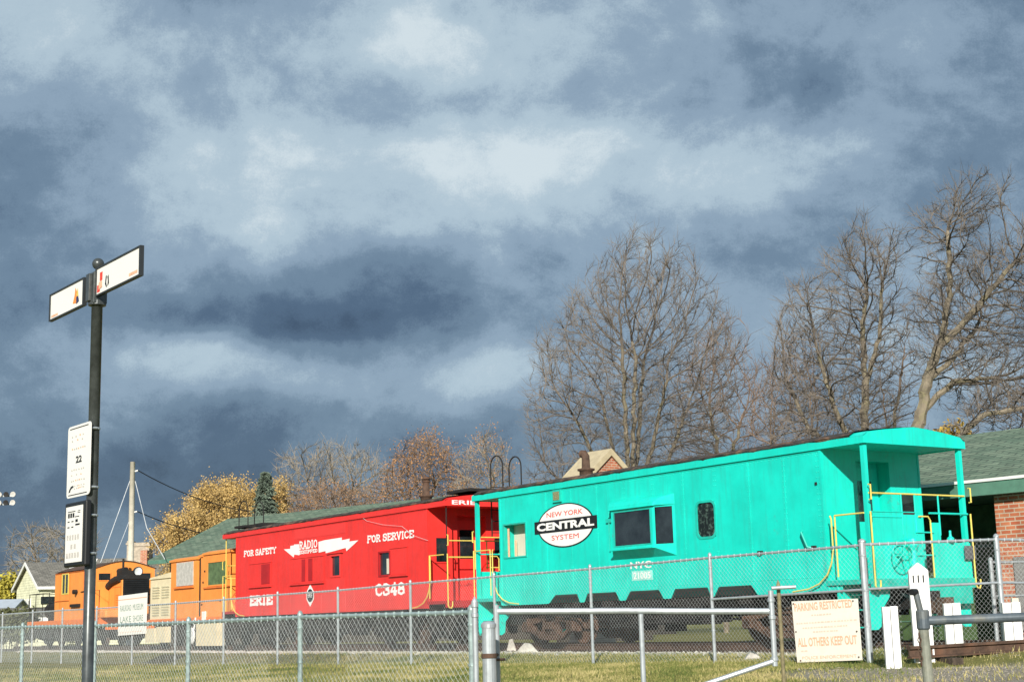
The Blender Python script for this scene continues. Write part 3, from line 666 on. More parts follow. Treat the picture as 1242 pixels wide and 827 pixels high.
            sp.build('steps', M['teal' if kind == 'teal' else 'ironblack'], root)
        # door in the recess
        r = bs-d*-.0; r = bs+(-d)*.32; dr = MB(xf)
        dr.box((r+d*.004, 1.05, 1.80), (r+d*.04, 1.90, 4.02)); do = dr.build('door', M[paint], root)
        dw = MB(xf); dw.box((r+d*.042, 1.25, 2.95), (r+d*.048, 1.70, 3.75)); dw.build('door_window', M['glass'], do)
        # end windows beside the door
        for (ta, tb, za, zb2) in ((.30, .66, 2.85, 3.50), (2.22, 2.60, 2.92, 3.50)) if (kind == 'red' or end == s0) else ():
            if kind == 'teal' and ta < 1: continue
            f = MB(xf); q0 = bs+d*.004
            f.box((q0, ta-.04, za-.04), (q0+d*.02, ta, zb2+.04)); f.box((q0, tb, za-.04), (q0+d*.02, tb+.04, zb2+.04)); f.box((q0, ta, za-.04), (q0+d*.02, tb, za)); f.box((q0, ta, zb2), (q0+d*.02, tb, zb2+.04))
            ff = f.build('end_window', M[paint], root); p = MB(xf); p.box((q0+d*.002, ta, za), (q0+d*.008, tb, zb2)); p.build('pane', M['glass'], ff)
        # brake wheel on its shaft
        bw = MB(xf); c = (end+d*.12, .72, 2.22)
        bw.tube([(c[0], c[1]+.27*math.cos(a), c[2]+.27*math.sin(a)) for a in np.linspace(0, 2*math.pi, 25)], .012, 6, cap=False)
        for a in np.linspace(0, 2*math.pi, 6)[:-1]: bw.tube([c, (c[0], c[1]+.27*math.cos(a), c[2]+.27*math.sin(a))], .012, 5)
        bw.tube([(c[0]+d*.02, c[1], c[2]), (end-d*.05, c[1], c[2])], .03, 8)
        bw.build('brake_wheel', M[paint], root)
        hs = MB(xf); hs.lathe((end+d*.03, 1.10, 1.80), [(.0, .75), (.10, .72), (.13, .6), (.08, .5), (.08, .05), (.12, .0)], 'z', 14); hs.build('brake_housing', M[paint], root)
        # brake hose
        ah = MB(xf); ah.tube([(end, .75, 1.5), (end+d*.18, .75, 1.42), (end+d*.24, .78, 1.2), (end+d*.22, .85, .98)], .03, 8); ah.build('air_hose', M['black'], root)
    # roof ladder rails over the far end
    for t in (.63, 1.22):
        ld = MB(xf); a = s1+.02; b = s1-.55 if kind == 'teal' else s1-.75; H = 5.50 if kind == 'teal' else 5.62
        r = abs(a-b)/2; cc = ((a+b)/2, t, H-r)
        ld.tube([(a, t, 3.4), (a, t, H-r)]+arc(cc, r, 0, math.pi, 10)[1:]+[(b, t, 4.6)], .020, 6)
        for z in np.arange(3.5, 4.8, .3): 
            if t == .63: ld.tube([(a, .63, z), (a, 1.22, z)], .012, 5)
        ld.build('roof_ladder_rail', M['ironblack'], root)
    truck(root, xf, sc-4.0, M['rust' if kind == 'teal' else 'ironblack']); truck(root, xf, sc+4.0, M['rust' if kind == 'teal' else 'ironblack'])
    underframe(root, xf, s0+.1, s1-.1, 1 if kind == 'teal' else 2)
    return root, xf, t0, holes

# --- turquoise caboose
C1, xf, t0, holes = caboose('teal', 'bay_window_caboose', 'turquoise caboose with a projecting bay window and a round white railroad emblem', 0, 13.65, 1.154, 12.415, 'teal')
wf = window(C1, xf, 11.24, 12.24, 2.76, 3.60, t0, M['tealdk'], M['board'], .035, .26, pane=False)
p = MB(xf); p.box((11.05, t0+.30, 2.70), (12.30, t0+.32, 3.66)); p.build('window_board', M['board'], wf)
p = MB(xf); p.box((12.12, t0+.06, 2.77), (12.16, t0+.09, 3.5)); p.box((12.0, t0+.2, 2.77), (12.05, t0+.23, 3.2)); p.build('curtain', M['fadered'], wf)
# rounded corners window
rw = MB(xf)
def rr(s0, s1, z0, z1, r, n=5):
    out = []
    for cx_, cz_, a0 in ((s1-r, z1-r, 0), (s0+r, z1-r, 90), (s0+r, z0+r, 180), (s1-r, z0+r, 270)):
        for i in range(n+1): a = R(a0+90*i/n); out.append((cx_+r*math.cos(a), cz_+r*math.sin(a)))
    return out
o_ = rr(4.235, 4.885, 2.785, 3.595, .16); i_ = rr(4.285, 4.835, 2.835, 3.545, .13); n = len(o_)
sq = rr(4.235, 4.885, 2.785, 3.595, .001)
rw.add([(s, t0-.012, z) for s, z in o_]+[(s, t0-.012, z) for s, z in i_]+[(s, t0+.03, z) for s, z in i_]+[(s, t0+.01, z) for s, z in o_], [(k_, (k_+1) % n, n+(k_+1) % n, n+k_) for k_ in range(n)]+[(n+k_, n+(k_+1) % n, 2*n+(k_+1) % n, 2*n+k_) for k_ in range(n)]+[(k_, (k_+1) % n, 3*n+(k_+1) % n, 3*n+k_) for k_ in range(n)])
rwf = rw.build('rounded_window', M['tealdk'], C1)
p = MB(xf); p.add([(s, t0+.02, z) for s, z in i_], [tuple(range(n))]); p.build('pane', M['leafglass'], rwf)
# bay window
bay = MB(xf)
F0, F1, Wl, Wr, tb = 7.52, 6.06, 7.76, 5.55, t0-.22
za, zb_ = 2.70, 3.60
def bw_(pts): bay.add(pts, [tuple(range(len(pts)))])
bw_([(F0, tb, 3.56), (F1, tb, 3.56), (F1, tb, zb_), (F0, tb, zb_)]); bw_([(F0, tb, za), (F1, tb, za), (F1, tb, 2.76), (F0, tb, 2.76)])
bw_([(F0, tb, 2.76), (F0-.07, tb, 2.76), (F0-.07, tb, 3.56), (F0, tb, 3.56)]); bw_([(F1, tb, 2.76), (F1+.06, tb, 2.76), (F1+.06, tb, 3.56), (F1, tb, 3.56)])
bw_([(F0, tb, za), (Wl, t0, za), (Wl, t0, zb_), (F0, tb, zb_)])
def lerp(a, b, f): return tuple(x+(y-x)*f for x, y in zip(a, b))
def sq4(f0, f1, z0, z1): a = lerp((F1, tb), (Wr, t0), f0); b = lerp((F1, tb), (Wr, t0), f1); bw_([(a[0], a[1], z0), (b[0], b[1], z0), (b[0], b[1], z1), (a[0], a[1], z1)])
sq4(0, 1, za, 2.76); sq4(0, 1, 3.56, zb_); sq4(0, .12, 2.76, 3.56); sq4(.88, 1, 2.76, 3.56)
bw_([(F0, tb, za), (F1, tb, za), (Wr, t0-.003, 2.50), (Wl, t0-.003, 2.50)]); bw_([(F0, tb, za), (Wl, t0-.003, za), (Wl, t0-.003, 2.50)]); bw_([(F1, tb, za), (Wr, t0-.003, za), (Wr, t0-.003, 2.50)])
# hood
hood = [(t0-.26, 3.60), (t0-.24, 3.68), (t0-.16, 3.77), (t0-.003, 3.83)]
for (ta, z0), (tb2, z1) in zip(hood, hood[1:]):
    fa = (ta-(t0-.26))/.26; fb = (tb2-(t0-.26))/.26
    bw_([(7.56+.24*fa, ta, z0), (6.02-.48*fa, ta, z0), (6.02-.48*fb, tb2, z1), (7.56+.24*fb, tb2, z1)])
for c0, c1 in ((7.56, .24), (6.02, -.48)):
    bw_([(c0+c1*(ta-(t0-.26))/.26, ta, z0) for ta, z0 in hood]+[(c0+c1, t0-.003, 3.60)])
bay.box((7.60, t0-.27, 3.593), (5.98, t0-.05, 3.603))
bay.box((F0+.03, tb-.05, 2.685), (F1-.02, tb+.02, 2.715))
bo = bay.build('bay', M['teal'], C1)
for a0_, a1_ in ((F0-.07, F1+.06),):
    gk = MB(xf); ring(gk, a1_+.002, a0_-.002, 2.762, 3.558, tb-.004, tb+.014, .028); gk.build('gasket', M['tealdk'], bo)
p = MB(xf); p.add([(F0-.07, tb+.015, 2.76), (F1+.06, tb+.015, 2.76), (F1+.06, tb+.015, 3.56), (F0-.07, tb+.015, 3.56)], [(0, 1, 2, 3)]); p.build('pane', M['glass'], bo)
a = lerp((F1, tb), (Wr, t0), .1); b = lerp((F1, tb), (Wr, t0), .9); p = MB(xf); p.add([(a[0]+.02, a[1]+.015, 2.76), (b[0]+.02, b[1]+.015, 2.76), (b[0]+.02, b[1]+.015, 3.56), (a[0]+.02, a[1]+.015, 3.56)], [(0, 1, 2, 3)]); p.build('pane', M['glass'], bo)
p = MB(xf); p.box((7.77, t0-.05, 3.35), (7.95, t0-.01, 3.44)); p.tube([(7.85, t0-.03, 3.6), (7.85, t0-.03, 2.7)], .018, 6); p.build('bracket', M['tealdk'], C1)
# emblem
em = MB(xf); cs, cz, ra, rb = 9.58, 3.415, 1.15, .525
N = 48
em.add([(cs+ra*math.cos(2*math.pi*k/N), t0-.010, cz+rb*math.sin(2*math.pi*k/N)) for k in range(N)], [tuple(range(N))]); eo = em.build('emblem_border', M['black'], C1)
em = MB(xf); em.add([(cs+(ra-.05)*math.cos(2*math.pi*k/N), t0-.014, cz+(rb-.03)*math.sin(2*math.pi*k/N)) for k in range(N)], [tuple(range(N))]); em.build('emblem_disc', M['letter'], eo)
em = MB(xf); em.add([(cs+1.27, t0-.018, cz-.145), (cs-1.27, t0-.018, cz-.145), (cs-1.27, t0-.018, cz+.15), (cs+1.27, t0-.018, cz+.15)], [(0, 1, 2, 3)]); em.build('emblem_band', M['black'], eo)
UX, UZ = (1, 0, 0), (0, 0, 1)
def tx(name, txt, m, root, xf, sl, z, w_, h_, t, bold=0, fn=text, **k): return fn(name, txt, m, root, xf(sl, t, z), UX, UZ, w_, h_, **({'bold': bold} if fn is text else {}), **k)
tx('lettering', 'CENTRAL', M['letter'], eo, xf, cs+1.16, cz-.088, 2.32, .19, t0-.020, .045)
tx('lettering', 'NEW YORK', M['redletter'], eo, xf, cs+.74, cz+.225, 1.46, .115, t0-.016, .004)
tx('lettering', 'SYSTEM', M['redletter'], eo, xf, cs+.56, cz-.335, 1.10, .115, t0-.016, .0)
tx('lettering', 'NYC', M['letter'], C1, xf, 7.16, 2.27, .74, .155, t0-.006, .02)
pp = MB(xf); pp.box((7.12, t0-.006, 2.01), (6.40, t0+.0, 2.22)); po = pp.build('number_panel', mat('pale_teal_patch', (.35, .75, .68), .6, var=.15, scale=8), C1)
tx('lettering', '21005', M['letter'], po, xf, 7.06, 2.04, .60, .15, t0-.008, .02)
# class lamp plate, hooks, brackets on the side
p = MB(xf); p.box((10.02, t0-.05, 3.98), (9.68, t0-.004, 4.28)); mo = p.build('marker_bracket', M['tealdk'], C1); p = MB(xf); p.box((9.97, t0-.062, 4.03), (9.73, t0-.052, 4.23)); p.build('marker_lens', mat('tarnished_plate', (.24, .25, .13), .6, var=.5, scale=30), mo)
p = MB(xf); p.tube([(1.72, t0-.05, 2.78), (1.70, t0-.10, 2.74), (1.56, t0-.10, 2.45), (1.50, t0-.04, 2.43)], .022, 6); p.build('side_hook', M['tealdk'], C1)
for a_, b_ in (((1.50, t0-.06, 2.41), (1.40, t0-.01, 2.47)), ((2.98, t0-.08, 2.39), (2.88, t0-.01, 2.45)), ((1.33, t0-.03, 3.63), (1.28, t0-.01, 3.68))):
    p = MB(xf); p.box(a_, b_); p.build('side_bracket', M['ironblack'], C1)
# smoke stack and grey notice plate
def stack(root, xf, s, t, z, h, elbow=True):
    mb = MB(xf); mb.lathe((s, t, z), [(.17, -.15), (.17, .10), (.22, .12), (.22, .16), (.11, .18), (.10, h)], 'z', 16)
    if elbow: mb.tube([(s, t, z+h-.05), (s, t, z+h+.05), (s+.06, t, z+h+.12), (s+.16, t, z+h+.13)], .10, 12)
    else: mb.tube([(s, t, z+h-.02), (s, t, z+h+.05)], .12, 12); mb.lathe((s-.02, t, z+h+.07), [(.0, .10), (.10, .06), (.14, 0), (.0, -.02)], 'z', 12)
    return mb.build('smoke_stack', M['rust'], root, smooth=True)
stack(C1, xf, 10.55, 1.45, 4.74, .42)
p = MB(xf); p.box((-.03, 2.60, 2.14), (-.015, 2.92, 2.40)); p.build('notice_plate', mat('dull_grey_plate', (.10, .11, .115), .6), C1)
p = MB(xf); p.lathe((.05, 2.30, 2.46), [(.0, .24), (.025, .23), (.022, .17), (.03, .12), (.07, .09), (.07, 0)], 'z', 12); p.build('valve', M['teal'], C1)

# --- red caboose
C2, xf, t0, holes = caboose('red', 'radio_caboose', 'bright red caboose with white lightning bolt and number C348', 15.0, 30.0, 16.0, 28.9, 'red')
window(C2, xf, 21.15, 21.82, 2.66, 3.32, t0, M['redpatch'], M['glass'], .05, .05)
wf = window(C2, xf, 18.10, 18.78, 2.56, 3.26, t0, M['reddark'], M['glass'], .05, .04)
p = MB(xf); p.box((18.35, t0+.02, 2.62), (18.12, t0+.032, 3.05)); p.build('curtain', M['board'], wf)
def boarded(root, xf, s0, s1, z0, z1, strips):
    mb = MB(xf); mb.box((s0, t0-.018, z0), (s1, t0-.002, z1)); mb.box((s0-.05, t0-.06, z0-.06), (s1+.05, t0-.003, z0-.01)); mb.box((s0-.03, t0-.035, z1+.01), (s1+.03, t0-.003, z1+.04))
    o = mb.build('boarded_window', M['red'], root)
    for a, b in strips: m2 = MB(xf); m2.box((a, t0-.030, z0+.04), (b, t0-.019, z1-.03)); m2.build('board', M['reddark'], o)
boarded(C2, xf, 26.05, 27.72, 2.58, 3.30, [(26.12, 26.78)])
boarded(C2, xf, 22.25, 24.55, 2.56, 3.32, [(23.0, 23.28), (23.50, 23.75)])
boarded(C2, xf, 17.12, 18.06, 2.58, 3.30, [])
p = MB(xf); p.box((20.85, t0-.008, 1.62), (22.06, t0-.001, 2.60)); p.box((20.8, t0-.008, 3.94), (24.3, t0-.001, 4.25)); p.build('paint_patch', M['redpatch'], C2)
p = MB(xf); p.box((20.95, t0-.05, 3.36), (22.0, t0-.004, 3.40)); p.build('drip_rail', M['red'], C2)
tx('lettering', 'FOR SAFETY', M['letter'], C2, xf, 28.25, 3.60, 2.58, .19, t0-.006, fn=slab)
tx('lettering', 'FOR SERVICE', M['letter'], C2, xf, 19.45, 3.56, 2.72, .20, t0-.006, fn=slab)
tx('lettering', 'ERIE', M['letter'], C2, xf, 27.75, 1.96, 1.82, .28, t0-.006, fn=slab, th=.22)
tx('lettering', 'C348', M['letter'], C2, xf, 18.98, 2.02, 1.72, .32, t0-.006, fn=slab, th=.20)
def pxs(pts, xf, t):        # outline read off the side plane
    out = []
    for x, y in pts:
        s, z = on_t(x, y, t); out.append((s, t, z))
    return out
SC = 110/1242
left = [(48,292),(135,285),(138,245),(185,238),(190,225),(255,222),(258,372),(190,362),(182,402)]
right = [(522,190),(600,168),(840,130),(838,168),(948,145),(942,185),(1068,168),(905,318),(895,272),(622,345),(618,315),(525,338)]
bolt = MB(xf)
for poly in (left, right):
    P = pxs([(340+x*SC, 640+y*SC) for x, y in poly], xf, t0-.012)
    bolt = MB(xf); bolt.prism(P, (0, .006, 0)); bolt.build('lightning_bolt', M['letter'], C2)
ra_, rb_ = on_t(340+262*SC, 640+250*SC, t0)[0], on_t(340+512*SC, 640+230*SC, t0)[0]
tx('lettering', 'RADIO', M['letter'], C2, xf, ra_, 3.615, ra_-rb_, .24, t0-.006, fn=slab)
tx('lettering', 'EQUIPPED', M['letter'], C2, xf, ra_, 3.47, ra_-rb_, .10, t0-.006, fn=slab)
dm = MB(xf); dm.add([(23.18, t0-.010, 2.50), (22.92, t0-.010, 2.26), (22.92, t0-.010, 2.04), (23.18, t0-.010, 1.80), (23.44, t0-.010, 2.04), (23.44, t0-.010, 2.26)], [(0, 1, 2, 3, 4, 5)]); do_ = dm.build('diamond_emblem', M['letter'], C2)
dm = MB(xf); dm.add([(23.18+.22*math.cos(a), t0-.014, 2.15+.20*math.sin(a)) for a in np.linspace(0, 2*math.pi, 25)[:-1]], [tuple(range(24))]); dm.build('emblem_ring', M['black'], do_)
tx('lettering', 'ERIE', M['letter'], do_, xf, 23.33, 2.09, .30, .13, t0-.016, .01)
# name board on the end fascia
text('lettering', 'ERIE', M['letter'], C2, xf(14.99, .22, 4.34), (0, 1, 0), UZ, .78, .115, .02)
stack(C2, xf, 18.4, 1.45, 4.74, .56, False)
for a_, b_ in (((29.8, .9, 4.70), (28.6, 1.7, 4.80)), ((29.9, .4, 4.66), (29.0, .8, 4.74)), ((16.2, .8, 4.72), (15.0, 1.9, 4.80))):
    p = MB(xf); p.box(a_, b_); p.build('roof_walk', M['ironblack'], C2)
p = MB(xf); pts = [(19.95, t0-.02, 4.43), (19.4, t0-.05, 4.2), (18.4, t0-.06, 4.02), (17.3, t0-.06, 3.9), (16.6, t0-.1, 3.6), (15.9, t0-.05, 3.42)]
p.tube(pts, .0045, 5); p.build('loose_cable', M['cablew'], C2)

# --- small switcher at the far left
def loco():
    sc = 48.2; xf = XF(sc); root = thing('switcher_locomotive', 'orange switcher locomotive with black grille and round headlight, at the far left', 'locomotive', TRK(sc), RZ)
    mb = MB(xf); mb.box((43.0, .05, 1.46), (53.4, 2.85, 1.78)); mb.box((43.0, .05, 1.78), (43.06, 2.85, 2.12)); mb.box((42.94, .3, 1.3), (43.0, 2.6, 1.9)); mb.build('frame', M['orangered'], root)
    # cab
    z0, zw = 1.78, 3.88; a0, a1 = 44.0, 49.4
    arcp = [(t, zw+.32*math.sin(math.pi*(t-.1)/2.7)) for t in np.linspace(.1, 2.8, 13)]
    mb = MB(xf); wall(mb, a0, a1, z0, zw, .1, [(47.45, 48.35, 2.92, 3.82), (44.35, 45.15, 2.75, 3.75)]); wall(mb, a0, a1, z0, zw, 2.8, [])
    for s in (a0, a1): mb.add([(s, .1, z0)]+[(s, t, z) for t, z in arcp]+[(s, 2.8, z0)], [tuple(range(15))])
    mb.build('cab', M['orange'], root)
    mb = MB(xf); A = [(a0-.04, t+(-.05 if i == 0 else .05 if i == 12 else 0), z+.03) for i, (t, z) in enumerate(arcp)]; B = [(a1+.04, p[1], p[2]) for p in A]
    mb.add(A+B, [(i, i+1, 13+i+1, 13+i) for i in range(12)]); mb.add([(p[0], p[1], p[2]-.04) for p in A+B], [(i, i+1, 13+i+1, 13+i) for i in range(12)])
    mb.add(A+[(p[0], p[1], p[2]-.04) for p in A], [(i, i+1, 13+i+1, 13+i) for i in range(12)])
    mb.build('roof', M['rust'], root)
    w1 = window(root, xf, 47.45, 48.35, 2.92, 3.82, .1, M['yellow'], M['leafglass'], .05, .0); p = MB(xf); p.box((47.88, .08, 2.95), (47.93, .12, 3.8)); p.build('mullion', M['yellow'], w1)
    window(root, xf, 44.35, 45.15, 2.75, 3.75, .1, M['ironblack'], M['glass'], .05, .04)
    for ta in (.3, 2.1):
        f = MB(xf); f.box((a0-.02, ta-.04, 3.36), (a0-.004, ta+.54, 3.72)); q = f.build('front_window', M['orange'], root); f = MB(xf); f.box((a0-.03, ta, 3.40), (a0-.022, ta+.5, 3.68)); f.build('pane', M['glass'], q)
    # hood with radiator grille
    h0 = 42.3
    mb = MB(xf); mb.box((h0, .75, 1.9), (a0-.002, 1.95, 3.38)); mb.box((h0-.02, .05, 1.79), (a0-.01, .7, 2.1)); hd = mb.build('hood', M['orange'], root, bevel=.05)
    mb = MB(xf)
    mb.prism([(h0-.03, .70, 3.38), (h0-.03, .95, 3.55), (h0-.03, 1.75, 3.55), (h0-.03, 2.0, 3.38)], (1.6, 0, 0)); mb.tube([(a0, .75, 3.12), (43.4, .72, 3.3), (42.5, .74, 3.42)], .16, 10)
    mb.tube([(43.7, 1.1, 3.75), (43.0, 1.15, 3.78)], .13, 12); mb.tube([(43.35, 1.15, 3.7), (43.35, 1.15, 4.28)], .05, 8); mb.box((43.45, .9, 3.5), (42.7, 1.5, 3.75))
    mb.build('hood_top', M['ironblack'], hd)
    mb = MB(xf)
    for z in (2.0, 3.05): mb.box((h0+.15, .738, z), (a0-.1, .748, z+.03))
    for s_ in (h0+.15, h0+.85, a0-.12): mb.box((s_, .738, 2.0), (s_+.03, .747, 3.08))
    for k in range(6): mb.box((h0+.3, .735, 2.2+k*.1), (h0+.75, .747, 2.24+k*.1))
    mb.build('hood_door_seams', M['orangered'], hd)
    mb = MB(xf)
    for s_ in (45.3, 47.2, 48.6): mb.box((s_, .088, 1.82), (s_+.03, .098, 3.8))
    mb.box((49.3, .07, 3.84), (44.1, .098, 3.88)); mb.box((49.3, .06, 2.62), (47.3, .098, 2.65)); mb.build('cab_strips', M['orangered'], root)
    mb = MB(xf); mb.box((h0-.04, .78, 2.35), (h0-.005, 1.92, 3.36))
    for z in np.arange(2.4, 3.34, .09): mb.box((h0-.075, .82, z), (h0-.041, 1.88, z+.03))
    mb.build('grille', M['black'], hd)
    hl = MB(xf); hl.lathe((h0+.05, 1.45, 3.70), [(.0, .32), (.14, .28), (.19, .1), (.20, -.02), (.18, -.03)], 'x', 18); hq = hl.build('headlight', M['ironblack'], root)
    hl = MB(xf); hl.lathe((h0+.05, 1.45, 3.70), [(.0, .035), (.10, .02), (.175, .0)], 'x', 18); hl.build('lens', M['lens'], hq)
    # rails, steps, rear deck gear
    mb = MB(xf)
    def rail(pts): mb.tube(pts, .018, 6)
    for s in (53.3, 52.3, 51.2, 50.2): rail([(s, .1, 1.78), (s, .1, 3.05)])
    rail([(53.3, .1, 3.05), (49.4, .1, 3.05)]); rail([(53.3, .1, 2.4), (49.4, .1, 2.4)]); rail([(53.3, .1, 3.05), (53.3, 2.8, 3.05)]); rail([(53.3, 2.8, 1.78), (53.3, 2.8, 3.05)])
    rail([(43.9, .05, 1.9), (43.9, .05, 2.95), (43.1, .05, 2.95), (43.1, .05, 1.9)]); rail([(43.05, 1.0, 2.0), (43.05, 1.0, 2.75), (43.05, 2.5, 2.75), (43.05, 2.5, 2.0)])
    rail([(45.6, .06, 2.95), (44.2, .06, 3.0)]); mb.build('handrails', M['ironblack'], root)
    mb = MB(xf); mb.tube([(52.3, .9, 2.25), (50.2, .9, 2.25)], .40, 16); mb.box((51.3, .4, 1.79), (49.6, 1.9, 2.3)); mb.tube([(50.8, .8, 2.3), (50.6, .8, 2.9)], .06, 8); mb.build('compressor', M['ironblack'], root)
    mb = MB(xf); mb.box((46.9, .0, 2.32), (45.7, .09, 2.45)); mb.tube([(46.2, -.1, 2.97), (46.2, .09, 2.97)], .1, 8); mb.build('step_box', M['ironblack'], root)
    mb = MB(xf); mb.box((43.8, .2, 1.0), (52.6, 2.7, 1.45)); mb.box((46.5, .15, .85), (49.5, 2.75, 1.2)); mb.build('underframe', M['ironblack'], root)
    for c in (45.2, 51.2): truck(root, xf, c, M['ironblack'])
    c = MB(xf); c.tube([(42.94, 1.2, 1.62), (42.8, 1.2, 1.62)], .14, 12); c.tube([(42.9, 2.0, 1.62), (42.8, 2.0, 1.62)], .14, 12); c.box((43, 1.35, 1.1), (42.5, 1.6, 1.4)); c.build('buffer', M['orangered'], root)
loco()
# --- orange cab with a cream hood on the second track
def unit2():
    sc = 34.3; tc = 1.45; xf = XF(sc, tc); root = thing('work_locomotive', 'orange boxy cab with boarded windows and a cream hood, left of the red caboose', 'locomotive', TRK(sc, tc), RZ); T0 = .5; T1 = 2.4
    mb = MB(xf); mb.box((30.2, T0-.01, 1.44), (38.5, T1+.01, 1.64)); mb.build('frame', M['orangered'], root)
    mb = MB(xf); wall(mb, 30.4, 33.15, 1.64, 3.92, T0, [(30.75, 32.50, 2.74, 3.62)]); wall(mb, 30.4, 33.15, 1.64, 3.92, T1, [])
    for s in (30.4, 33.15): mb.add([(s, T0, 1.64), (s, T1, 1.64), (s, T1, 3.92), (s, 1.45, 4.08), (s, T0, 3.92)], [(0, 1, 2, 3, 4)])
    wall(mb, 33.52, 36.12, 1.64, 3.84, T0, []); wall(mb, 33.52, 36.12, 1.64, 3.84, T1, [])
    for s in (33.52, 36.12): mb.add([(s, T0, 1.64), (s, T1, 1.64), (s, T1, 3.84), (s, 1.45, 3.98), (s, T0, 3.84)], [(0, 1, 2, 3, 4)])
    mb.add([(33.15, T0+.14, 1.64), (33.52, T0+.14, 1.64), (33.52, T0+.14, 3.84), (33.15, T0+.14, 3.84)], [(0, 1, 2, 3)])
    cab = mb.build('cab', M['orange'], root)
    p = MB(xf); p.box((33.17, T0+.05, 1.68), (33.42, T0+.13, 3.80)); p.build('door_gap', M['ironblack'], cab)
    rf = MB(xf)
    def rfp(a, b, z): rf.prism([(a, T0-.05, z-.06), (a, T0-.05, z+.01), (a, T0+.2, z+.09), (a, 1.45, z+.18), (a, T1-.2, z+.09), (a, T1+.05, z+.01), (a, T1+.05, z-.06)], (b-a, 0, 0))
    rfp(30.3, 32.9, 3.94); rfp(32.902, 33.3, 3.89); rfp(33.45, 36.2, 3.83); rf.build('roof', M['orange'], root)
    window(root, xf, 30.75, 32.50, 2.74, 3.62, T0, M['orange'], M['greenboard'], .05, .0); p = MB(xf); p.box((30.45, T0-.06, 2.66), (32.8, T0-.004, 2.71)); p.build('window_sill', M['orangered'], cab)
    p = MB(xf); p.box((33.85, T0-.03, 2.84), (35.5, T0-.003, 3.72)); p.build('grey_board', M['plywood'], cab); p = MB(xf); p.box((33.75, T0-.07, 2.74), (35.7, T0-.004, 2.80)); p.build('window_sill', M['orangered'], cab)
    p = MB(xf)
    for s_, z_ in ((32.75, 3.3), (32.9, 2.9), (30.55, 3.4), (31.3, 2.2), (33.0, 2.1)): p.box((s_-.03, T0-.03, z_-.03), (s_+.03, T0-.003, z_+.03))
    p.build('bolt_heads', M['ironblack'], cab)
    ch = MB(xf); ch.box((36.13, T0+.03, 1.64), (38.38, T1-.05, 3.20)); ch.prism([(38.44, T0-.02, 3.20), (38.3, T0-.02, 3.27), (37.2, T0-.02, 3.33), (36.13, T0-.02, 3.40), (36.13, T0-.02, 3.20)], (0, T1-T0, 0)); ho = ch.build('cream_hood', M['cream'], root)
    lv = MB(xf)
    for a in (36.35, 37.35):
        for z in (1.78, 2.45):
            for k in range(5): lv.box((a, T0+.006, z+k*.10), (a+.78, T0+.029, z+k*.10+.05))
    lv.build('louvre', M['creamdk'], ho)
    tk = MB(xf); tk.box((36.9, T0+.3, 3.40), (36.2, T0+1.0, 3.56)); tk.build('tank_cap', M['white'], ho)
    for a_, b_ in (((31.1, T0-.22, .62), (33.0, T0+.1, 1.43)), ((36.3, T0-.15, .75), (37.2, T0+.1, 1.35)), ((37.4, T0-.15, .75), (38.4, T0+.1, 1.30))):
        gt = MB(xf); gt.box(a_, b_); gt.build('side_tank', M['cream'], root)
    u = MB(xf); u.box((30.6, T0+.15, 1.0), (38.2, T1-.15, 1.43)); u.build('underframe', M['ironblack'], root)
    for c in (31.9, 36.6):
        wl = MB(xf)
        for x in (-.8, .8):
            for sg in (-1, 1): wl.lathe((c+x, 1.45+sg*.72, 1.04), [(0, .06*sg), (.34, .02*sg), (.42, .05*sg), (.42, -.05*sg), (.45, -.08*sg), (0, -.08*sg)], 'y', 24)
        wl.build('wheels', M['ironblack'], root)
    hr = MB(xf); hr.lathe((33.6, T0-.15, .98), [(.0, -.04), (.28, -.04), (.31, 0), (.28, .04), (0, .04)], 'y', 20); hr.build('hand_wheel', M['white'], root)
    hr = MB(xf); hr.tube([(33.55, T0-.02, 1.64), (33.55, T0-.08, 1.2)], .03, 6); hr.build('pipe', M['white'], root)
    hr = MB(xf); hr.box((32.6, T0-.05, 1.5), (32.9, T0-.0, 1.85)); hr.build('step_bracket', M['white'], root)
unit2()

# ------------------------------------------------------------------ fences
def hit(px, A, B, y=740):
    """point of the ground line A-B seen in column px"""
    r = pxray(px, y); A = Vector((A[0], A[1])); d = Vector((B[0], B[1]))-A
    # A + d*u = r.xy*k
    det = d.x*(-r.y)-(-r.x)*d.y; u = ((-A.x)*(-r.y)-(-r.x)*(-A.y))/det
    return A+d*u
def mesh_panel(A, B, za0, zb0, za1, zb1, pitch=.072, wr=.0022):
    """chain link wires between two posts, thin prisms along both diagonals; returns verts, faces"""
    A = np.array(A); B = np.array(B); L = np.linalg.norm(B-A); d = (B-A)/L; nn = np.array([-d[1], d[0]]); H = (za1-za0+zb1-zb0)/2
    vs = []; fs = []
    def P(u, v, off):
        q = A+d*u+nn*off; z0 = za0+(zb0-za0)*u/L; z1 = za1+(zb1-za1)*u/L; return np.array([q[0], q[1], z0+(z1-z0)*v/H])
    for sg in (1, -1):
        k = -H
        while k < L:
            u0, v0, u1, v1 = k, 0., k+H, H
            if u0 < 0: v0 = -u0; u0 = 0.
            if u1 > L: v1 -= (u1-L); u1 = L
            if v1-v0 > .02:
                if sg < 0: v0, v1 = H-v0, H-v1
                a = P(u0, v0, sg*wr*.6); b = P(u1, v1, sg*wr*.6); w_ = (b-a)/np.linalg.norm(b-a); n3 = np.array([nn[0], nn[1], 0]); q = np.cross(w_, n3)
                base = len(vs)
                for p in (a, b):
                    for an in (0, 2.094, 4.189): vs.append(tuple(p+(n3*math.cos(an)+q*math.sin(an))*wr))
                fs += [(base, base+1, base+4, base+3), (base+1, base+2, base+5, base+4), (base+2, base, base+3, base+5)]
            k += pitch
    return vs, fs
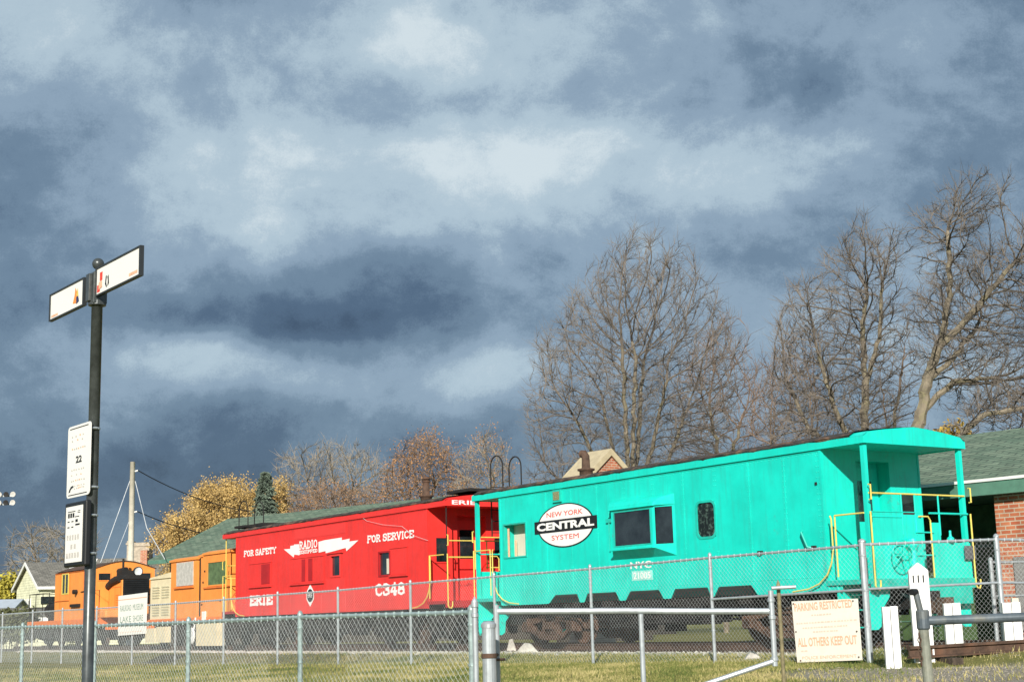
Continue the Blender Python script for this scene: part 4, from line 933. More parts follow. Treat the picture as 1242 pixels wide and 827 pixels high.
def chain_fence(name, label, pts, H, postr, m, midrail=False, toprail=True, pitch=.072, wr=.0022, posttop=.04, group=None, raill=None, skip=()):
    base = Vector((pts[0][0], pts[0][1], gz(*pts[0]))); root = thing(name, label, 'fence', base, group=group)
    xf = lambda x, y, z: Vector((x, y, z))-base
    zs = [gz(*p) for p in pts]
    for i, (p, z) in enumerate(zip(pts, zs)):
        if i in skip: continue
        mb = MB(xf); r = postr if i not in (0, len(pts)-1) else postr*1.25
        mb.tube([(p[0], p[1], z-.05), (p[0], p[1], z+H+posttop)], r, 10); mb.lathe((p[0], p[1], z+H+posttop), [(r*1.15, 0), (r*1.1, .02), (r*.6, .045), (0, .055)], 'z', 10)
        for hz in (.3, .6, .9): mb.lathe((p[0], p[1], z+H*hz), [(r+.001, 0), (r+.006, .004), (r+.006, .02), (r+.001, .024)], 'z', 10)
        mb.build('post', m, root, smooth=False)
    if toprail:
        mb = MB(xf); off = .0
        mb.tube([(p[0], p[1], z+H) for p, z in zip(pts, zs)], .021, 8)
        # loops of tie wire and knuckled wire ends along the rail
        for (p, z), (q, z2) in zip(zip(pts, zs), list(zip(pts, zs))[1:]):
            L = (Vector(q[:2])-Vector(p[:2])).length; n = int(L/.145)
            for k in range(1, n):
                f = k/n; c = (p[0]+(q[0]-p[0])*f, p[1]+(q[1]-p[1])*f, z+(z2-z)*f+H); mb.box((c[0]-.006, c[1]-.026, c[2]-.026), (c[0]+.006, c[1]+.026, c[2]+.027))
        mb.build('top_rail', m, root)
    if midrail:
        mb = MB(xf); mb.tube([(p[0], p[1], z+H*.62) for p, z in zip(pts, zs)], .02, 8); mb.build('middle_rail', m, root)
    V = []; F = []
    for i in range(len(pts)-1):
        v_, f_ = mesh_panel(pts[i][:2], pts[i+1][:2], zs[i]+.03, zs[i+1]+.03, zs[i]+H+.02, zs[i+1]+H+.02, pitch, wr); b = len(V); V += v_; F += [tuple(b+q for q in f) for f in f_]
    mb = MB(xf); mb.add(V, F); mb.build('chain_link_mesh', M['wire'], root)
    return root
FA, FB = (5.36, 23.19), (-10.3, 44.3)
cols = [864.2, 717.4, 600, 498, 409.9, 336.7, 271.4, 213, 161, 117.5, 76, 40]
far = [tuple(hit(c, FA, FB)) for c in cols]
d_ = (Vector(FB)-Vector(FA)).normalized()
far += [tuple(Vector(far[-1])+d_*3.4*k) for k in (1, 2, 3)]
chain_fence('chain_link_fence', 'long galvanised chain link fence beside the track, in front of the cabooses', [tuple(FA)]+far, 1.79, .030, M['galv'], skip=(0,), pitch=.085, wr=.0017)
CR = [tuple(FA), (7.68, 23.9), (8.95, 24.35)]
chain_fence('chain_link_fence', 'tall galvanised corner section of chain link fence with a middle rail, at the right end', CR, 1.80, .042, M['galv'], midrail=True, pitch=.082, wr=.0016)
p1 = far[0]
r_ = thing('fence_rail', 'short middle rail of galvanised pipe left of the parking sign', 'rail', (FA[0], FA[1], gz(*FA)))
mb = MB(lambda x, y, z: Vector((x-FA[0], y-FA[1], z-gz(*FA)))); mb.tube([(FA[0], FA[1]-.03, gz(*FA)+1.11), (p1[0], p1[1]-.03, gz(*p1)+1.08)], .02, 8); mb.build('pipe', M['galv'], r_)
# back fence and its swing gate by the brick building
chain_fence('chain_link_fence', 'chain link fence behind the track in front of the brick building', [(8.35, 26.4), (9.9, 27.0), (12.6, 28.0)], 1.55, .03, M['galvold'], midrail=True, pitch=.08, wr=.0016)
NA, NB = (-.44, 13.8), (-7.70, 23.3)
dn = (Vector(NB)-Vector(NA)).normalized()
near = [tuple(NA)]+[tuple(hit(c, NA, NB)) for c in (364, 229, 116, 28.4)]; near += [tuple(Vector(near[-1])+dn*3*k) for k in (1, 2)]
M['nearfence'] = mat('teal_tinged_galvanised', (.34, .43, .42), .45, metal=.35, var=.25, scale=16)
chain_fence('chain_link_fence', 'low weathered chain link fence nearest the camera, behind the street sign', near, 1.22, .028, M['nearfence'], pitch=.08, wr=.0017, posttop=.02)
# thick end post and bollard and barrier gates
def post_thing(name, label, cat, X, Y, top, r, m, cap='cone', group=None, bands=()):
    z = gz(X, Y); root = thing(name, label, cat, (X, Y, z), group=group); mb = MB(); mb.tube([(0, 0, -.05), (0, 0, top-z-.03)], r, 18)
    mb.build('pipe', m, root, smooth=False)
    c = MB(); c.lathe((0, 0, top-z-.03), [(r*1.12, -.03), (r*1.12, 0), (r*.9, .015), (r*(.3 if cap == 'cone' else .7), .04 if cap == 'cone' else .022), (0, .055 if cap == 'cone' else .026)], 'z', 18); c.build('cap', m, root)
    for b in bands:
        c = MB(); c.lathe((0, 0, b-z), [(r+.001, 0), (r+.008, .005), (r+.008, .035), (r+.001, .04)], 'z', 18); c.build('clamp', M['rust'] if b < 1.0 else m, root)
    return root
post_thing('fence_post', 'slim galvanised terminal post with pointed cap beside the thick bollard', 'post', -.405, 13.62, 1.41, .026, M['galv'], bands=(1.24, 1.33))
post_thing('bollard', 'thick grey steel bollard with a flat cap and rusty clamp', 'bollard', -.262, 12.6, 1.21, .058, M['galv'], 'flat', bands=(.90,))
def barrier():
    root = thing('barrier_gate', 'galvanised pipe barrier gate with a sloping brace, across the middle foreground', 'gate', (-.19, 13, gz(0, 13)))
    z0 = gz(0, 13); xf = lambda x, y, z: Vector((x+.19, y-13, z-z0))
    def part(n, pts, r, m=M['galv'], k=12): q = MB(xf); q.tube(pts, r, k); return q.build(n, m, root, smooth=False)
    part('top_bar', [(-.19, 13, 1.285), (.9, 13, 1.262), (1.6, 13, 1.238), (2.16, 13, 1.225)], .026)
    part('hinge_post', [(-.205, 13, z0-.05), (-.20, 13, 1.34)], .025); part('upright', [(1.05, 13, z0+.1), (1.05, 13, 1.23)], .022)
    part('end_upright', [(2.185, 13, .76), (2.185, 13, 1.40)], .024); part('brace', [(2.17, 13, .80), (1.6, 13, .63), (-.17, 13, .12)], .022)
    part('latch', [(2.19, 12.98, 1.42), (2.40, 12.98, 1.425)], .016); part('hinge', [(-.27, 12.65, .92), (-.2, 12.97, .92)], .014, M['rust'])
    part('hinge', [(-.30, 12.66, .88), (-.14, 12.98, .88)], .012, M['rust'])
    for z in (1.30, 1.15, .80):
        q = MB(xf); q.lathe((2.185, 13, z), [(.024, 0), (.032, .006), (.032, .034), (.024, .04)], 'z', 12); q.build('collar', M['galv'], root)
barrier()
M['olivepost'] = mat('olive_brown_post', (.20, .17, .09), .7, var=.3, scale=20)
post_thing('gate_stop_post', 'slim olive brown post at the latch end of the barrier gate', 'post', 2.262, 13.05, 1.47, .017, M['olivepost'])
def barrier2():
    X, Y = 2.685, 10.0; z0 = gz(X, Y); root = thing('barrier_gate', 'dark grey painted pipe barrier in the right foreground with a hanging chain', 'gate', (X, Y, z0)); xf = lambda x, y, z: Vector((x-X, y-Y, z-z0))
    q = MB(xf); q.tube([(X, Y, z0-.05), (X, Y, .8), (X-.008, Y, 1.16)], .034, 16); q.build('post', mat('lichen_stained_post', (.20, .21, .17), .6, var=.3, scale=7, dirt=(.42, .40, .30), dirt_amt=.8), root)
    q = MB(xf); q.tube([(X-.008, Y, 1.14), (X-.04, Y, 1.325)], .021, 12); q.build('latch_arm', M['gatepaint'], root)
    q = MB(xf); q.tube([(X-.035, Y, 1.318), (X-.075, Y-.03, 1.318)], .022, 12); q.build('knob', M['black'], root)
    q = MB(xf); q.tube([(X, Y, 1.128), (4.6, Y, 1.150), (6.6, Y+.02, 1.16)], .030, 16); q.build('bar', M['gatepaint'], root)
    q = MB(xf); q.lathe((X-.004, Y, 1.07), [(.036, 0), (.044, .01), (.044, .12), (.036, .13)], 'z', 16); q.build('collar', M['gatepaint'], root)
    q = MB(xf); q.tube([(6.55, Y, z0-.05), (6.55, Y, 1.15)], .03, 12); q.build('post', M['gatepaint'], root)
    q = MB(xf)
    for k in range(7):
        c = (X-.045, Y-.03, 1.035-.030*k)
        q.tube([(c[0]+(.011*math.cos(a) if k % 2 else 0), c[1]+(0 if k % 2 else .011*math.cos(a)), c[2]+.019*math.sin(a)) for a in np.linspace(0, 2*math.pi, 9)], .004, 5, cap=False)
    q.build('chain', M['rust'], root)
barrier2()
# white wooden posts and the numbered marker
def board_post(label, X, Y, top, wd, z0, rz, cap=False):
    root = thing('wooden_post', label, 'post', (X, Y, z0), rz, 'white wooden posts in front of the fence')
    for sx in (-1, 1):
        q = MB(); q.box((sx*.004, -.05, -.05), (sx*(wd/2+.004), .05, top-z0-(.006 if sx < 0 else 0))); q.build('board', M['white'], root, bevel=.006)
    if cap: q = MB(); q.box((.02, -.04, top-z0), (.12, .04, top-z0+.06)); q.build('cap', M['board'], root)
    return root
P_ = at(1071, 735, 21.6); board_post('white post of two boards left of the numbered marker', P_.x+.09, 21.6, P_.z, .21, gz(P_.x, 21.6), R(-4))
P_ = at(1149, 731, 23.35); board_post('white post of two boards just right of the numbered marker', P_.x+.06, 23.35, P_.z, .25, .5, R(-3))
P_ = at(1223, 730, 23.5); board_post('white post of two boards at the far right with a tan block on top', P_.x+.03, 23.5, P_.z, .27, .55, R(-3), True)
def marker():
    X, Y = 5.98, 22.35; z0 = gz(X, Y); root = thing('milepost_marker', 'tall white wooden marker with a pointed top and the number 111', 'marker post', (X, Y, z0), R(-3)); T_ = 1.90-z0
    q = MB(); q.prism([(-.145, 0, -.05), (.145, 0, -.05), (.145, 0, T_-.12), (0, 0, T_), (-.145, 0, T_-.12)], (0, .09, 0)); o = q.build('board', M['white'], root, bevel=.006)
    text('number', '111', M['black'], o, (-.095, 0, T_-.30), UX, UZ, .17, .11, .03, .003)
marker()
def old_beam():
    a = Vector((5.72, 22.25, .50)); b = Vector((10.2, 23.55, .62)); d = b-a; L = d.length; rz = math.atan2(d.y, d.x); root = thing('old_rail', 'rusty old rail lying in front of the white posts', 'rail', a, rz)
    q = MB(); q.prism([(0, -.075, 0), (0, .075, 0), (0, .075, .02), (0, .015, .035), (0, .015, .12), (0, .055, .135), (0, .055, .175), (0, -.055, .175), (0, -.055, .135), (0, -.015, .12), (0, -.015, .035), (0, -.075, .02)], (L, 0, .10)); q.build('rail', M['rust'], root)
    for x in (.5, 2.2, 3.9): q = MB(); q.box((x, -.35, -.10), (x+.18, .35, -.002)); q.build('sleeper', M['wood'], root)
old_beam()
# parking sign hanging on the fence
def flat_sign(name, label, cat, UL, UR, LL, LR, th, face):
    """a real flat board through four world points (roughly planar)"""
    o = (UL+UR+LL+LR)/4; root = thing(name, label, cat, o); n = (UR-UL).cross(UL-LL).normalized()
    if n.dot(CAM-o) < 0: n = -n
    q = MB(lambda *p: Vector(p)-o); q.prism([tuple(p) for p in (LL, LR, UR, UL)], tuple(-n*th)); q.build('panel', face, root)
    return root, o, n
def onfence(x, y, A=FA, B=FB, off=.05):
    A = Vector((A[0], A[1], 0)); B = Vector((B[0], B[1], 0)); d = (B-A).normalized(); n = Vector((-d.y, d.x, 0))
    if n.y > 0: n = -n
    A = A+n*off; r = pxray(x, y); lam = (A-CAM).dot(n)/r.dot(n); return CAM+r*lam
c4 = [onfence(*p) for p in ((960, 729), (1040, 725.5), (967, 803), (1045.5, 800))]
root, o, n = flat_sign('parking_sign', 'bleached white parking restriction sign with faded orange letters hung low on the fence', 'sign', *c4, .012, M['signcream'])
UL, UR, LL, LR = c4
def on_sign(root, o, c4, fx, fy, fw_, fh, txt, m, bold=0, fn=text, name='lettering', lift=.004):
    UL, UR, LL, LR = c4; U = (LR-LL); V = (UL-LL); P0 = LL+U*fx+V*fy-o
    return fn(name, txt, m, root, P0, U, V, U.length*fw_, V.length*fh, **({'bold': bold} if fn is text else {}), lift=lift)
for a in ((.04, .83, .90, .13, 'PARKING RESTRICTED', M['fadered'], .02), (.04, .25, .92, .145, 'ALL OTHERS KEEP OUT', M['fadered'], .02), (.09, .045, .84, .05, 'POLICE ENFORCEMENT', M['fadered'], 0),
          ):
    on_sign(root, o, c4, *a[:5], a[5], a[6])
q = MB(lambda *p: Vector(p))
q2 = MB(); rnd = random.Random(8)
for fy, a, b in ((.74, .30, .62), (.62, .05, .95), (.54, .14, .84), (.47, .30, .66), (.17, .08, .16)):
    x = a
    while x < b:
        w2 = rnd.uniform(.02, .05); c = [LL+(LR-LL)*u+(UL-LL)*v-o+n*.004 for u, v in ((x, fy), (x+w2, fy), (x+w2, fy+.022), (x, fy+.022))]; q2.add([tuple(z) for z in c], [(0, 1, 2, 3)]); x += w2+rnd.uniform(.008, .02)
q2.build('faded_print', mat('almost_bleached_print', (.76, .62, .50), .6, var=.1), root)
for fx, fy in ((.03, .96), (.96, .93), (.03, .5), (.97, .45), (.06, .03), (.96, .05)):
    c = LL+(LR-LL)*fx+(UL-LL)*fy-o+n*.006; q.box((c.x-.010, c.y-.010, c.z-.010), (c.x+.010, c.y+.010, c.z+.010))
q.build('bolts', M['rust'], root)
c4 = [onfence(*p) for p in ((143.5, 722.5), (178.5, 718), (143, 770.5), (177, 768))]
root, o, n = flat_sign('museum_sign', 'small white museum sign with faded green arched words on the fence before the switcher', 'sign', *c4, .012, M['signwhite'])
on_sign(root, o, c4, .08, .60, .40, .15, 'RAILROAD', M['greenletter'], .0); on_sign(root, o, c4, .54, .60, .36, .15, 'MUSEUM', M['greenletter'], .0)
on_sign(root, o, c4, .08, .32, .40, .15, 'LAKE', M['greenletter'], .0); on_sign(root, o, c4, .54, .32, .36, .15, 'SHORE', M['greenletter'], .0)
for k_ in range(9): on_sign(root, o, c4, .07+.092*k_, .055, .07, .035, 'I-', M['fadered'], .0, name='faded_print')
UL, UR, LL, LR = c4; q = MB(); c = [UL*.88+LL*.12-o+n*.004, UR*.88+LR*.12-o+n*.004, UR*.90+LR*.10-o+n*.004, UL*.90+LL*.10-o+n*.004]; q.add([tuple(z) for z in c], [(0, 1, 2, 3)]); q.build('border_line', M['fadered'], root)

# ------------------------------------------------------------------ street sign pole in the left foreground
def street_sign():
    X, Y = -2.899, 10.1; z0 = gz(X, Y); base = Vector((X, Y, z0)); root = thing('street_sign', 'dark grey street sign pole with two white blades and a ball finial, left foreground', 'street sign', base); xf = lambda x, y, z: Vector((x, y, z))-base
    top = at(118, 366, Y).z
    q = MB(xf); q.tube([(X, Y, z0-.05), (X, Y, top+.02)], .038, 20); q.build('pole', M['signpole'], root, smooth=True)
    d = Vector((.61, -.792, 0)); nrm = Vector((-.792, -.61, 0)); zt = at(118, 332, Y).z
    def bx(u0, u1, n0, n1, z0_, z1_, q):
        c = [Vector((X, Y, 0))+d*u+nrm*n for u, n in ((u0, n0), (u1, n0), (u1, n1), (u0, n1))]; q.prism([(p.x, p.y, z0_) for p in c], (0, 0, z1_-z0_))
    q = MB(xf); bx(-.055, .055, -.05, .05, top-.02, zt, q); bx(-.03, .03, .05, .075, top-.005, zt-.01, q); q.lathe((X, Y, top-.03), [(.042, 0), (.062, .0), (.062, .035), (.042, .04)], 'z', 20); q.build('bracket', M['signpole'], root, bevel=.004)
    q = MB(xf); q.lathe((X, Y, zt), [(.03, 0), (.03, .012), (.018, .02), (.018, .03)]+[(.042*math.cos(a), .03+.040+.042*math.sin(a)) for a in np.linspace(-1.1, math.pi/2, 12)], 'z', 20); q.build('ball_finial', M['signpole'], root, smooth=True)
    q = MB(xf); q.lathe((X, Y, zt-.30), [(.0, 0), (.012, .0)], 'z', 6); 
    A = (X, Y); B = (X+d.x, Y+d.y)
    def uof(px, py):
        h = hit(px, A, B, py); return (h-Vector(A)).dot(Vector((d.x, d.y)))
    ul, ur = uof(65, 378), uof(176, 318); Hs = .205
    for (u0, u1, nn_, nm) in ((ul, uof(107, 356), .02, 'l'), (uof(121, 350), ur, .02, 'r')):
        zc = top+.004 if nm == 'l' else top+.022
        f = MB(xf); bx(u0, u1, nn_-.012, nn_+.006, zc, zc+Hs, f); bx(u0, u1, nn_+.0062, nn_+.016, zc, zc+.011, f); bx(u0, u1, nn_+.0062, nn_+.016, zc+Hs-.011, zc+Hs, f); bx(u0, u0+.02, nn_+.0062, nn_+.016, zc+.0112, zc+Hs-.0112, f); bx(u1-.02, u1, nn_+.0062, nn_+.016, zc+.0112, zc+Hs-.0112, f); fr = f.build('sign_frame', M['signframe'], root)
        f = MB(xf); bx(u0+.0205, u1-.0205, nn_+.0065, nn_+.010, zc+.0115, zc+Hs-.0115, f); fa = f.build('sign_face', M['signwhite'], fr)
        def dab(u, z, w_, h_, m, nmn='emblem', lift=.0):
            f = MB(xf); bx(u, u+w_, nn_+.0105+lift, nn_+.0115+lift, zc+z, zc+z+h_, f); f.build(nmn, m, fa)
        def poly(pts, m, lift=0):
            f = MB(xf); P = [Vector((X, Y, 0))+d*u+nrm*(nn_+.0118+lift)+Vector((0, 0, zc+z)) for u, z in pts]; f.add([tuple(p) for p in P], [tuple(range(len(P)))]); f.build('emblem', m, fa)
        if nm == 'l':
            c = u1-.15
            poly([(c-.06, .05), (c+.02, .04), (c+.03, .11), (c-.015, .16), (c-.03, .10)], M['orange']); poly([(c+.01, .10), (c+.05, .07), (c+.03, .15)], M['yellow'], .001); poly([(c+.012, .035), (c+.06, .05), (c+.045, .09), (c+.01, .085)], mat('dark_blue_mark', (.03, .04, .12), .5), .002)
            dab(u0+.04, .022, .13, .016, M['fadered'])
        else:
            c = u0+.03
            dab(c, .025, .05, .05, M['redletter']); dab(c+.045, .10, .045, .06, M['redletter']); poly([(c+.03, .04), (c+.09, .05), (c+.085, .10), (c+.03, .09)], M['fadered'], .001)
            k = c+.14; poly([(k, .06), (k+.02, .035), (k+.035, .035), (k+.02, .07), (k+.03, .115), (k+.012, .115)], M['black']); poly([(k+.045, .035), (k+.07, .055), (k+.06, .115), (k+.04, .105), (k+.05, .075)], M['black'])
            dab(u1-.19, .03, .14, .020, M['fadered'])
    # parking time sign
    za, zb_ = at(117, 600, Y).z, at(118, 512, Y).z-.0; u0, u1 = uof(90, 560), uof(118, 555); nn_ = .045
    q = MB(xf); w_ = u1-u0; r = .03
    pts = []
    for cu, cz, a0 in ((u1-r, zb_-r, 0), (u0+r, zb_-r, 90), (u0+r, za+r, 180), (u1-r, za+r, 270)):
        for i in range(5): a = R(a0+22.5*i); pts.append((cu+r*math.cos(a), cz+r*math.sin(a)))
    P = [Vector((X, Y, 0))+d*u+nrm*nn_+Vector((0, 0, z)) for u, z in pts]; q.prism([tuple(p) for p in P], tuple(nrm*.004)); sg = q.build('parking_panel', M['signwhite'], root)
    def T(txt, u, z, ww, hh, m, bold=0, par=sg, off=nn_+.004): text('lettering', txt, m, par, Vector((X, Y, 0))+d*(u0+u*w_)+nrm*off+Vector((0, 0, za+z*(zb_-za)))-base, d, UZ, ww*w_, hh*(zb_-za), bold, .002)
    T('22', .38, .47, .26, .095, M['black'], .03); 
    def strip(u, z, ww, hh, m, nmn='border_line'):
        f = MB(xf); bx(u0+u*w_, u0+(u+ww)*w_, nn_+.0045, nn_+.006, za+z*(zb_-za), za+(z+hh)*(zb_-za), f); f.build(nmn, m, sg)
    strip(.09, .955, .80, .012, M['black']); strip(.09, .03, .80, .012, M['black'])
    f = MB(xf); A0 = [(.30, .165), (.20, .155), (.13, .115), (.10, .075), (.16, .08), (.19, .115), (.26, .135), (.31, .138)]
    PP = [Vector((X, Y, 0))+d*(u0+u*w_)+nrm*(nn_+.006)+Vector((0, 0, za+z*(zb_-za))) for u, z in A0]; f.add([tuple(p) for p in PP], [tuple(range(8))]); f.build('arrow', M['black'], sg)
    rnd = random.Random(4)
    for zrow, n_, hh in ((.84, 4, .022), (.78, 3, .02), (.665, 7, .018), (.37, 6, .02), (.30, 3, .014), (.22, 7, .018), (.15, 5, .014), (.115, 6, .014)):
        for k in range(n_): strip(.18+.62*k/n_+rnd.uniform(0, .03)+(.15 if zrow < .2 else 0)*(1-k/n_), zrow+rnd.uniform(-.004, .004), .05, hh, M['fadegrey'] if rnd.random() < .75 else M['fadered'], 'faded_print')
    # lower boxed sign
    za2, zb2 = at(112, 686, Y).z, at(112, 607, Y).z; v0, v1 = uof(90.5, 650), uof(116, 645)
    q = MB(xf); bx(v0, v1, .03, .075, za2, zb2, q); bxo = q.build('meter_box', M['black'], root, bevel=.012)
    q = MB(xf); bx(v0+.035, v1-.045, .075, .079, za2+.03, zb2-.03, q); fc = q.build('meter_face', M['signwhite'], bxo, bevel=.0)
    def T2(txt, u, z, ww, hh, m, bold=0): w2 = v1-v0-.08; text('lettering', txt, m, fc, Vector((X, Y, 0))+d*(v0+.035+u*w2)+nrm*.079+Vector((0, 0, za2+.03+z*(zb2-za2-.06)))-base, d, UZ, ww*w2, hh*(zb2-za2-.06), bold, .002)
    w2 = v1-v0-.08; h2 = zb2-za2-.06
    def mk(u, z, ww, hh, m):
        f = MB(xf); bx(v0+.035+u*w2, v0+.035+(u+ww)*w2, .0792, .0802, za2+.03+z*h2, za2+.03+(z+hh)*h2, f); f.build('faded_print', m, fc)
    for u, z, ww, hh in ((.12, .90, .46, .015), (.14, .80, .10, .08), (.28, .80, .10, .08), (.42, .80, .10, .08), (.56, .80, .26, .015), (.72, .90, .16, .012), (.72, .87, .16, .012), (.12, .72, .12, .02), (.36, .72, .12, .02), (.12, .62, .12, .02), (.36, .62, .12, .02), (.60, .71, .14, .05), (.60, .65, .26, .03)): mk(u, z, ww, hh, M['black'])
    for k in range(5): mk(.10+.16*k, .40, .10, .09, M['fadegrey']); mk(.08+.165*k, .08, .12, .09, M['fadegrey'])
    for k in range(2): mk(.34+.2*k, .24, .12, .08, M['fadegrey'])
    for z in (at(118, 521, Y).z, at(118, 592, Y).z, at(118, 626, Y).z, at(118, 672, Y).z):
        q = MB(xf); q.lathe((X, Y, z), [(.039, 0), (.044, .002), (.044, .014), (.039, .016)], 'z', 18); q.tube([(X+d.x*.05, Y+d.y*.05, z+.007), (X+d.x*.035-.01, Y+d.y*.035-.03, z+.007)], .008, 6); q.build('band_clamp', M['galv'], root)
street_sign()

# ------------------------------------------------------------------ buildings behind
def frame_xf(o, a):      # local x along direction a (2D), y to its left
    a = Vector((a[0], a[1], 0)).normalized(); b = Vector((-a.y, a.x, 0)); return a, b, math.atan2(a.y, a.x)
def depot_right():
    E0 = Vector((8.65, 31.1, 0)); a = Vector((math.sin(R(40)), -math.cos(R(40)), 0)); rz = math.atan2(a.y, a.x)   # x runs right along the near eave, y goes away
    base = E0.copy(); base.z = .44
    root = thing('depot_building', 'brick depot with a green shingle roof and wide green eaves, at the right edge', 'building', base, rz)
    za, zr, hw = 3.75-.44, 5.24-.44, 4.3; x0, x1 = -6, 16
    q = MB(); q.prism([(x0, 0, za-.02), (x0, hw, zr-.02), (x0, 2*hw, za-.02), (x0, 2*hw, za+.02), (x0, hw, zr+.04), (x0, 0, za+.02)], (x1-x0, 0, 0)); q.build('roof', M['shgreen'], root)
    q = MB(); q.box((x0, -.02, za-.30), (x1, .03, za-.035)); q.box((x0, 2*hw-.03, za-.30), (x1, 2*hw+.02, za-.035)); q.build('fascia', M['greenfascia'], root)
    q = MB(); q.box((x0, -.05, za-.03), (x1, .0, za+.03)); q.build('drip_edge', M['trimw'], root)
    q = MB(); q.box((x0, .03, za-.30), (x1, 2*hw-.03, za-.27)); q.build('soffit', M['greenfascia'], root)
    u = 1.38     # where the brick starts
    q = MB(); q.box((u, .25, 0), (x1-.5, 2*hw-.8, za-.31)); q.build('brick_wall', M['brick'], root)
    q = MB(); q.box((x0+.4, 2.3, 0), (u-.002, 2*hw-.8, za-.31)); q.build('recessed_wall', M['greenboard'], root)
    q = MB(); q.box((-2.6, 2.24, 0), (u-.06, 2.296, 2.05)); d = q.build('garage_door', M['greendoor'], root)
    q = MB()
    for z in (.5, 1.0, 1.5): q.box((-2.6, 2.225, z), (u-.06, 2.238, z+.02))
    q.box((-2.7, 2.20, 2.06), (u-.02, 2.29, 2.13)); q.build('door_trim', M['greenfascia'], d)
    q = MB(); q.box((u+.35, .20, .3), (u+1.4, .248, 1.75)); q.build('utility_panel', mat('grey_mesh_panel', (.22, .21, .20), .7, var=.2, scale=20), root)
depot_right()
def gable_building(name, label, cat, A, B, hw, ze, zr, zg, roofm, wallm, over=.4, fas=None, extra=None):
    """ridge from A to B (2D), half width hw, eave, ridge and ground heights"""
    A = Vector((A[0], A[1], 0)); B = Vector((B[0], B[1], 0)); d = B-A; L = d.length; rz = math.atan2(d.y, d.x); root = thing(name, label, cat, (A.x, A.y, zg), rz)
    ze -= zg; zr -= zg; sl = (zr-ze)/hw
    q = MB(); q.prism([(0, -hw, ze), (0, 0, zr), (0, hw, ze), (0, hw, ze+.08), (0, 0, zr+.09), (0, -hw, ze+.08)], (L, 0, 0)); q.build('roof', roofm, root)
    q = MB(); w_ = hw-over; zt = ze+over*sl-.01
    q.prism([(over, -w_, 0), (over, w_, 0), (over, w_, zt), (over, 0, zr-.01), (over, -w_, zt)], (L-2*over, 0, 0)); q.build('walls', wallm, root)
    if fas:
        q = MB()
        for y in (-hw, hw): q.box((-.03, y-.03, ze-.14), (L+.03, y+.03, ze+.06))
        for x in (-.03, L-.03):
            q.prism([(x, -hw, ze-.14), (x, 0, zr-.14), (x, hw, ze-.14), (x, hw, ze+.085), (x, 0, zr+.10), (x, -hw, ze+.085)], (.06, 0, 0))
        q.build('trim', fas, root)
    return root, L
A = at(277, 631, 82); B = at(571, 597, 70)
dd = (B-A); gable_building('freight_house', 'long green shingle roofed building behind the red caboose', 'building', (A.x, A.y), (A.x+dd.x*1.5, A.y+dd.y*1.5), 5.2, 4.75, 7.08, .4, M['shgreen'], mat('dark_brown_wall', (.06, .05, .04), .8), .8, M['greenfascia'])
# brick gable with tan roof over the turquoise caboose
P = at(741, 547, 50); al = Vector((-.62, .78, 0)); gable_building('brick_gable', 'small brick gable with a tan roof peeping over the turquoise caboose beside its stack', 'building', (P.x, P.y), (P.x+al.x*1.3, P.y+al.y*1.3), 1.8, P.z-1.5, P.z, .4, M['tanroof'], mat('dark_umber_wall', (.05, .04, .03), .9), .12, M['tanroof'])
BG = bpy.data.objects['brick_gable']; zt_ = P.z-.4; q = MB(); q.prism([(.06, -1.66, zt_-2.2), (.06, 1.66, zt_-2.2), (.06, 1.66, zt_-1.40), (.06, 0, zt_-.02), (.06, -1.66, zt_-1.40)], (.055, 0, 0)); q.build('gable_face', M['brick'], BG)
# yellow house at far left
N0 = at(45, 712, 106); F0_ = at(14, 719, 112); pk = at(33, 683, 109)
mid = (N0+F0_)/2; gd = (F0_-N0); gd.z = 0; al = Vector((gd.y, -gd.x, 0)).normalized(); hw = gd.length/2
if al.x < 0: al = -al
root, L = gable_building('yellow_house', 'pale yellow house with grey roof and steep gables at the far left', 'house', (mid.x, mid.y), (mid.x+al.x*11, mid.y+al.y*11), hw, N0.z, pk.z, .2, M['shgrey'], M['siding'], .3, M['trimw'])
def house_bits():
    # local x along the ridge, y: away(+)/near(-)
    q = MB(); q.prism([(2.0, -hw-1.0, 0), (5.2, -hw-1.0, 0), (5.2, -hw-1.0, N0.z-.2), (3.6, -hw-1.0, pk.z-.1), (2.0, -hw-1.0, N0.z-.2)], (0, hw+.9, 0)); q.build('gable_wing', M['siding'], root)
    q = MB()
    for sg in (-1, 1):
        c = 3.6; q.prism([(c, -hw-1.3, pk.z+.02-.2+.2), (c+sg*2.0, -hw-1.3, N0.z-.55), (c+sg*2.0, -hw-1.3, N0.z-.43), (c, -hw-1.3, pk.z+.15)], (0, hw+1.4, 0))
    q.build('wing_roof', M['trimw'], root)
    q = MB()
    for y in (-.75, .35): q.box((.26, y, 2.3), (.32, y+.42, 3.4))
    w1 = q.build('window', M['glass'], root); q = MB(); q.box((.22, -.95, 2.15), (.29, -.80, 3.55)); q.box((.22, .80, 2.15), (.29, .95, 3.55)); q.box((.22, -.30, 2.2), (.29, .32, 3.5)); q.build('window_frame', M['trimw'], w1)
    q = MB(); q.box((.35, -hw+.18, 3.1), (1.9, -hw+.28, 3.6)); q.build('porch_window', M['glass'], root)
house_bits()
Q = at(4, 739, 84); gable_building('shed', 'low shed with white gable trim and grey roof at the far left edge', 'shed', (Q.x-.8, Q.y), (Q.x+3.2, Q.y+1.5), 1.6, Q.z-.55, Q.z, .2, M['shgrey'], M['siding'], .15, M['trimw'])
Q = at(8, 728, 98); gable_building('garage', 'low garage with a pale metal roof beside the yellow house', 'garage', (Q.x-4, Q.y), (Q.x+1.0, Q.y+.3), 3, Q.z-.9, Q.z, .2, M['metalroof'], M['plywood'], .2)
A = at(118, 679, 98); B = at(216, 678, 98)
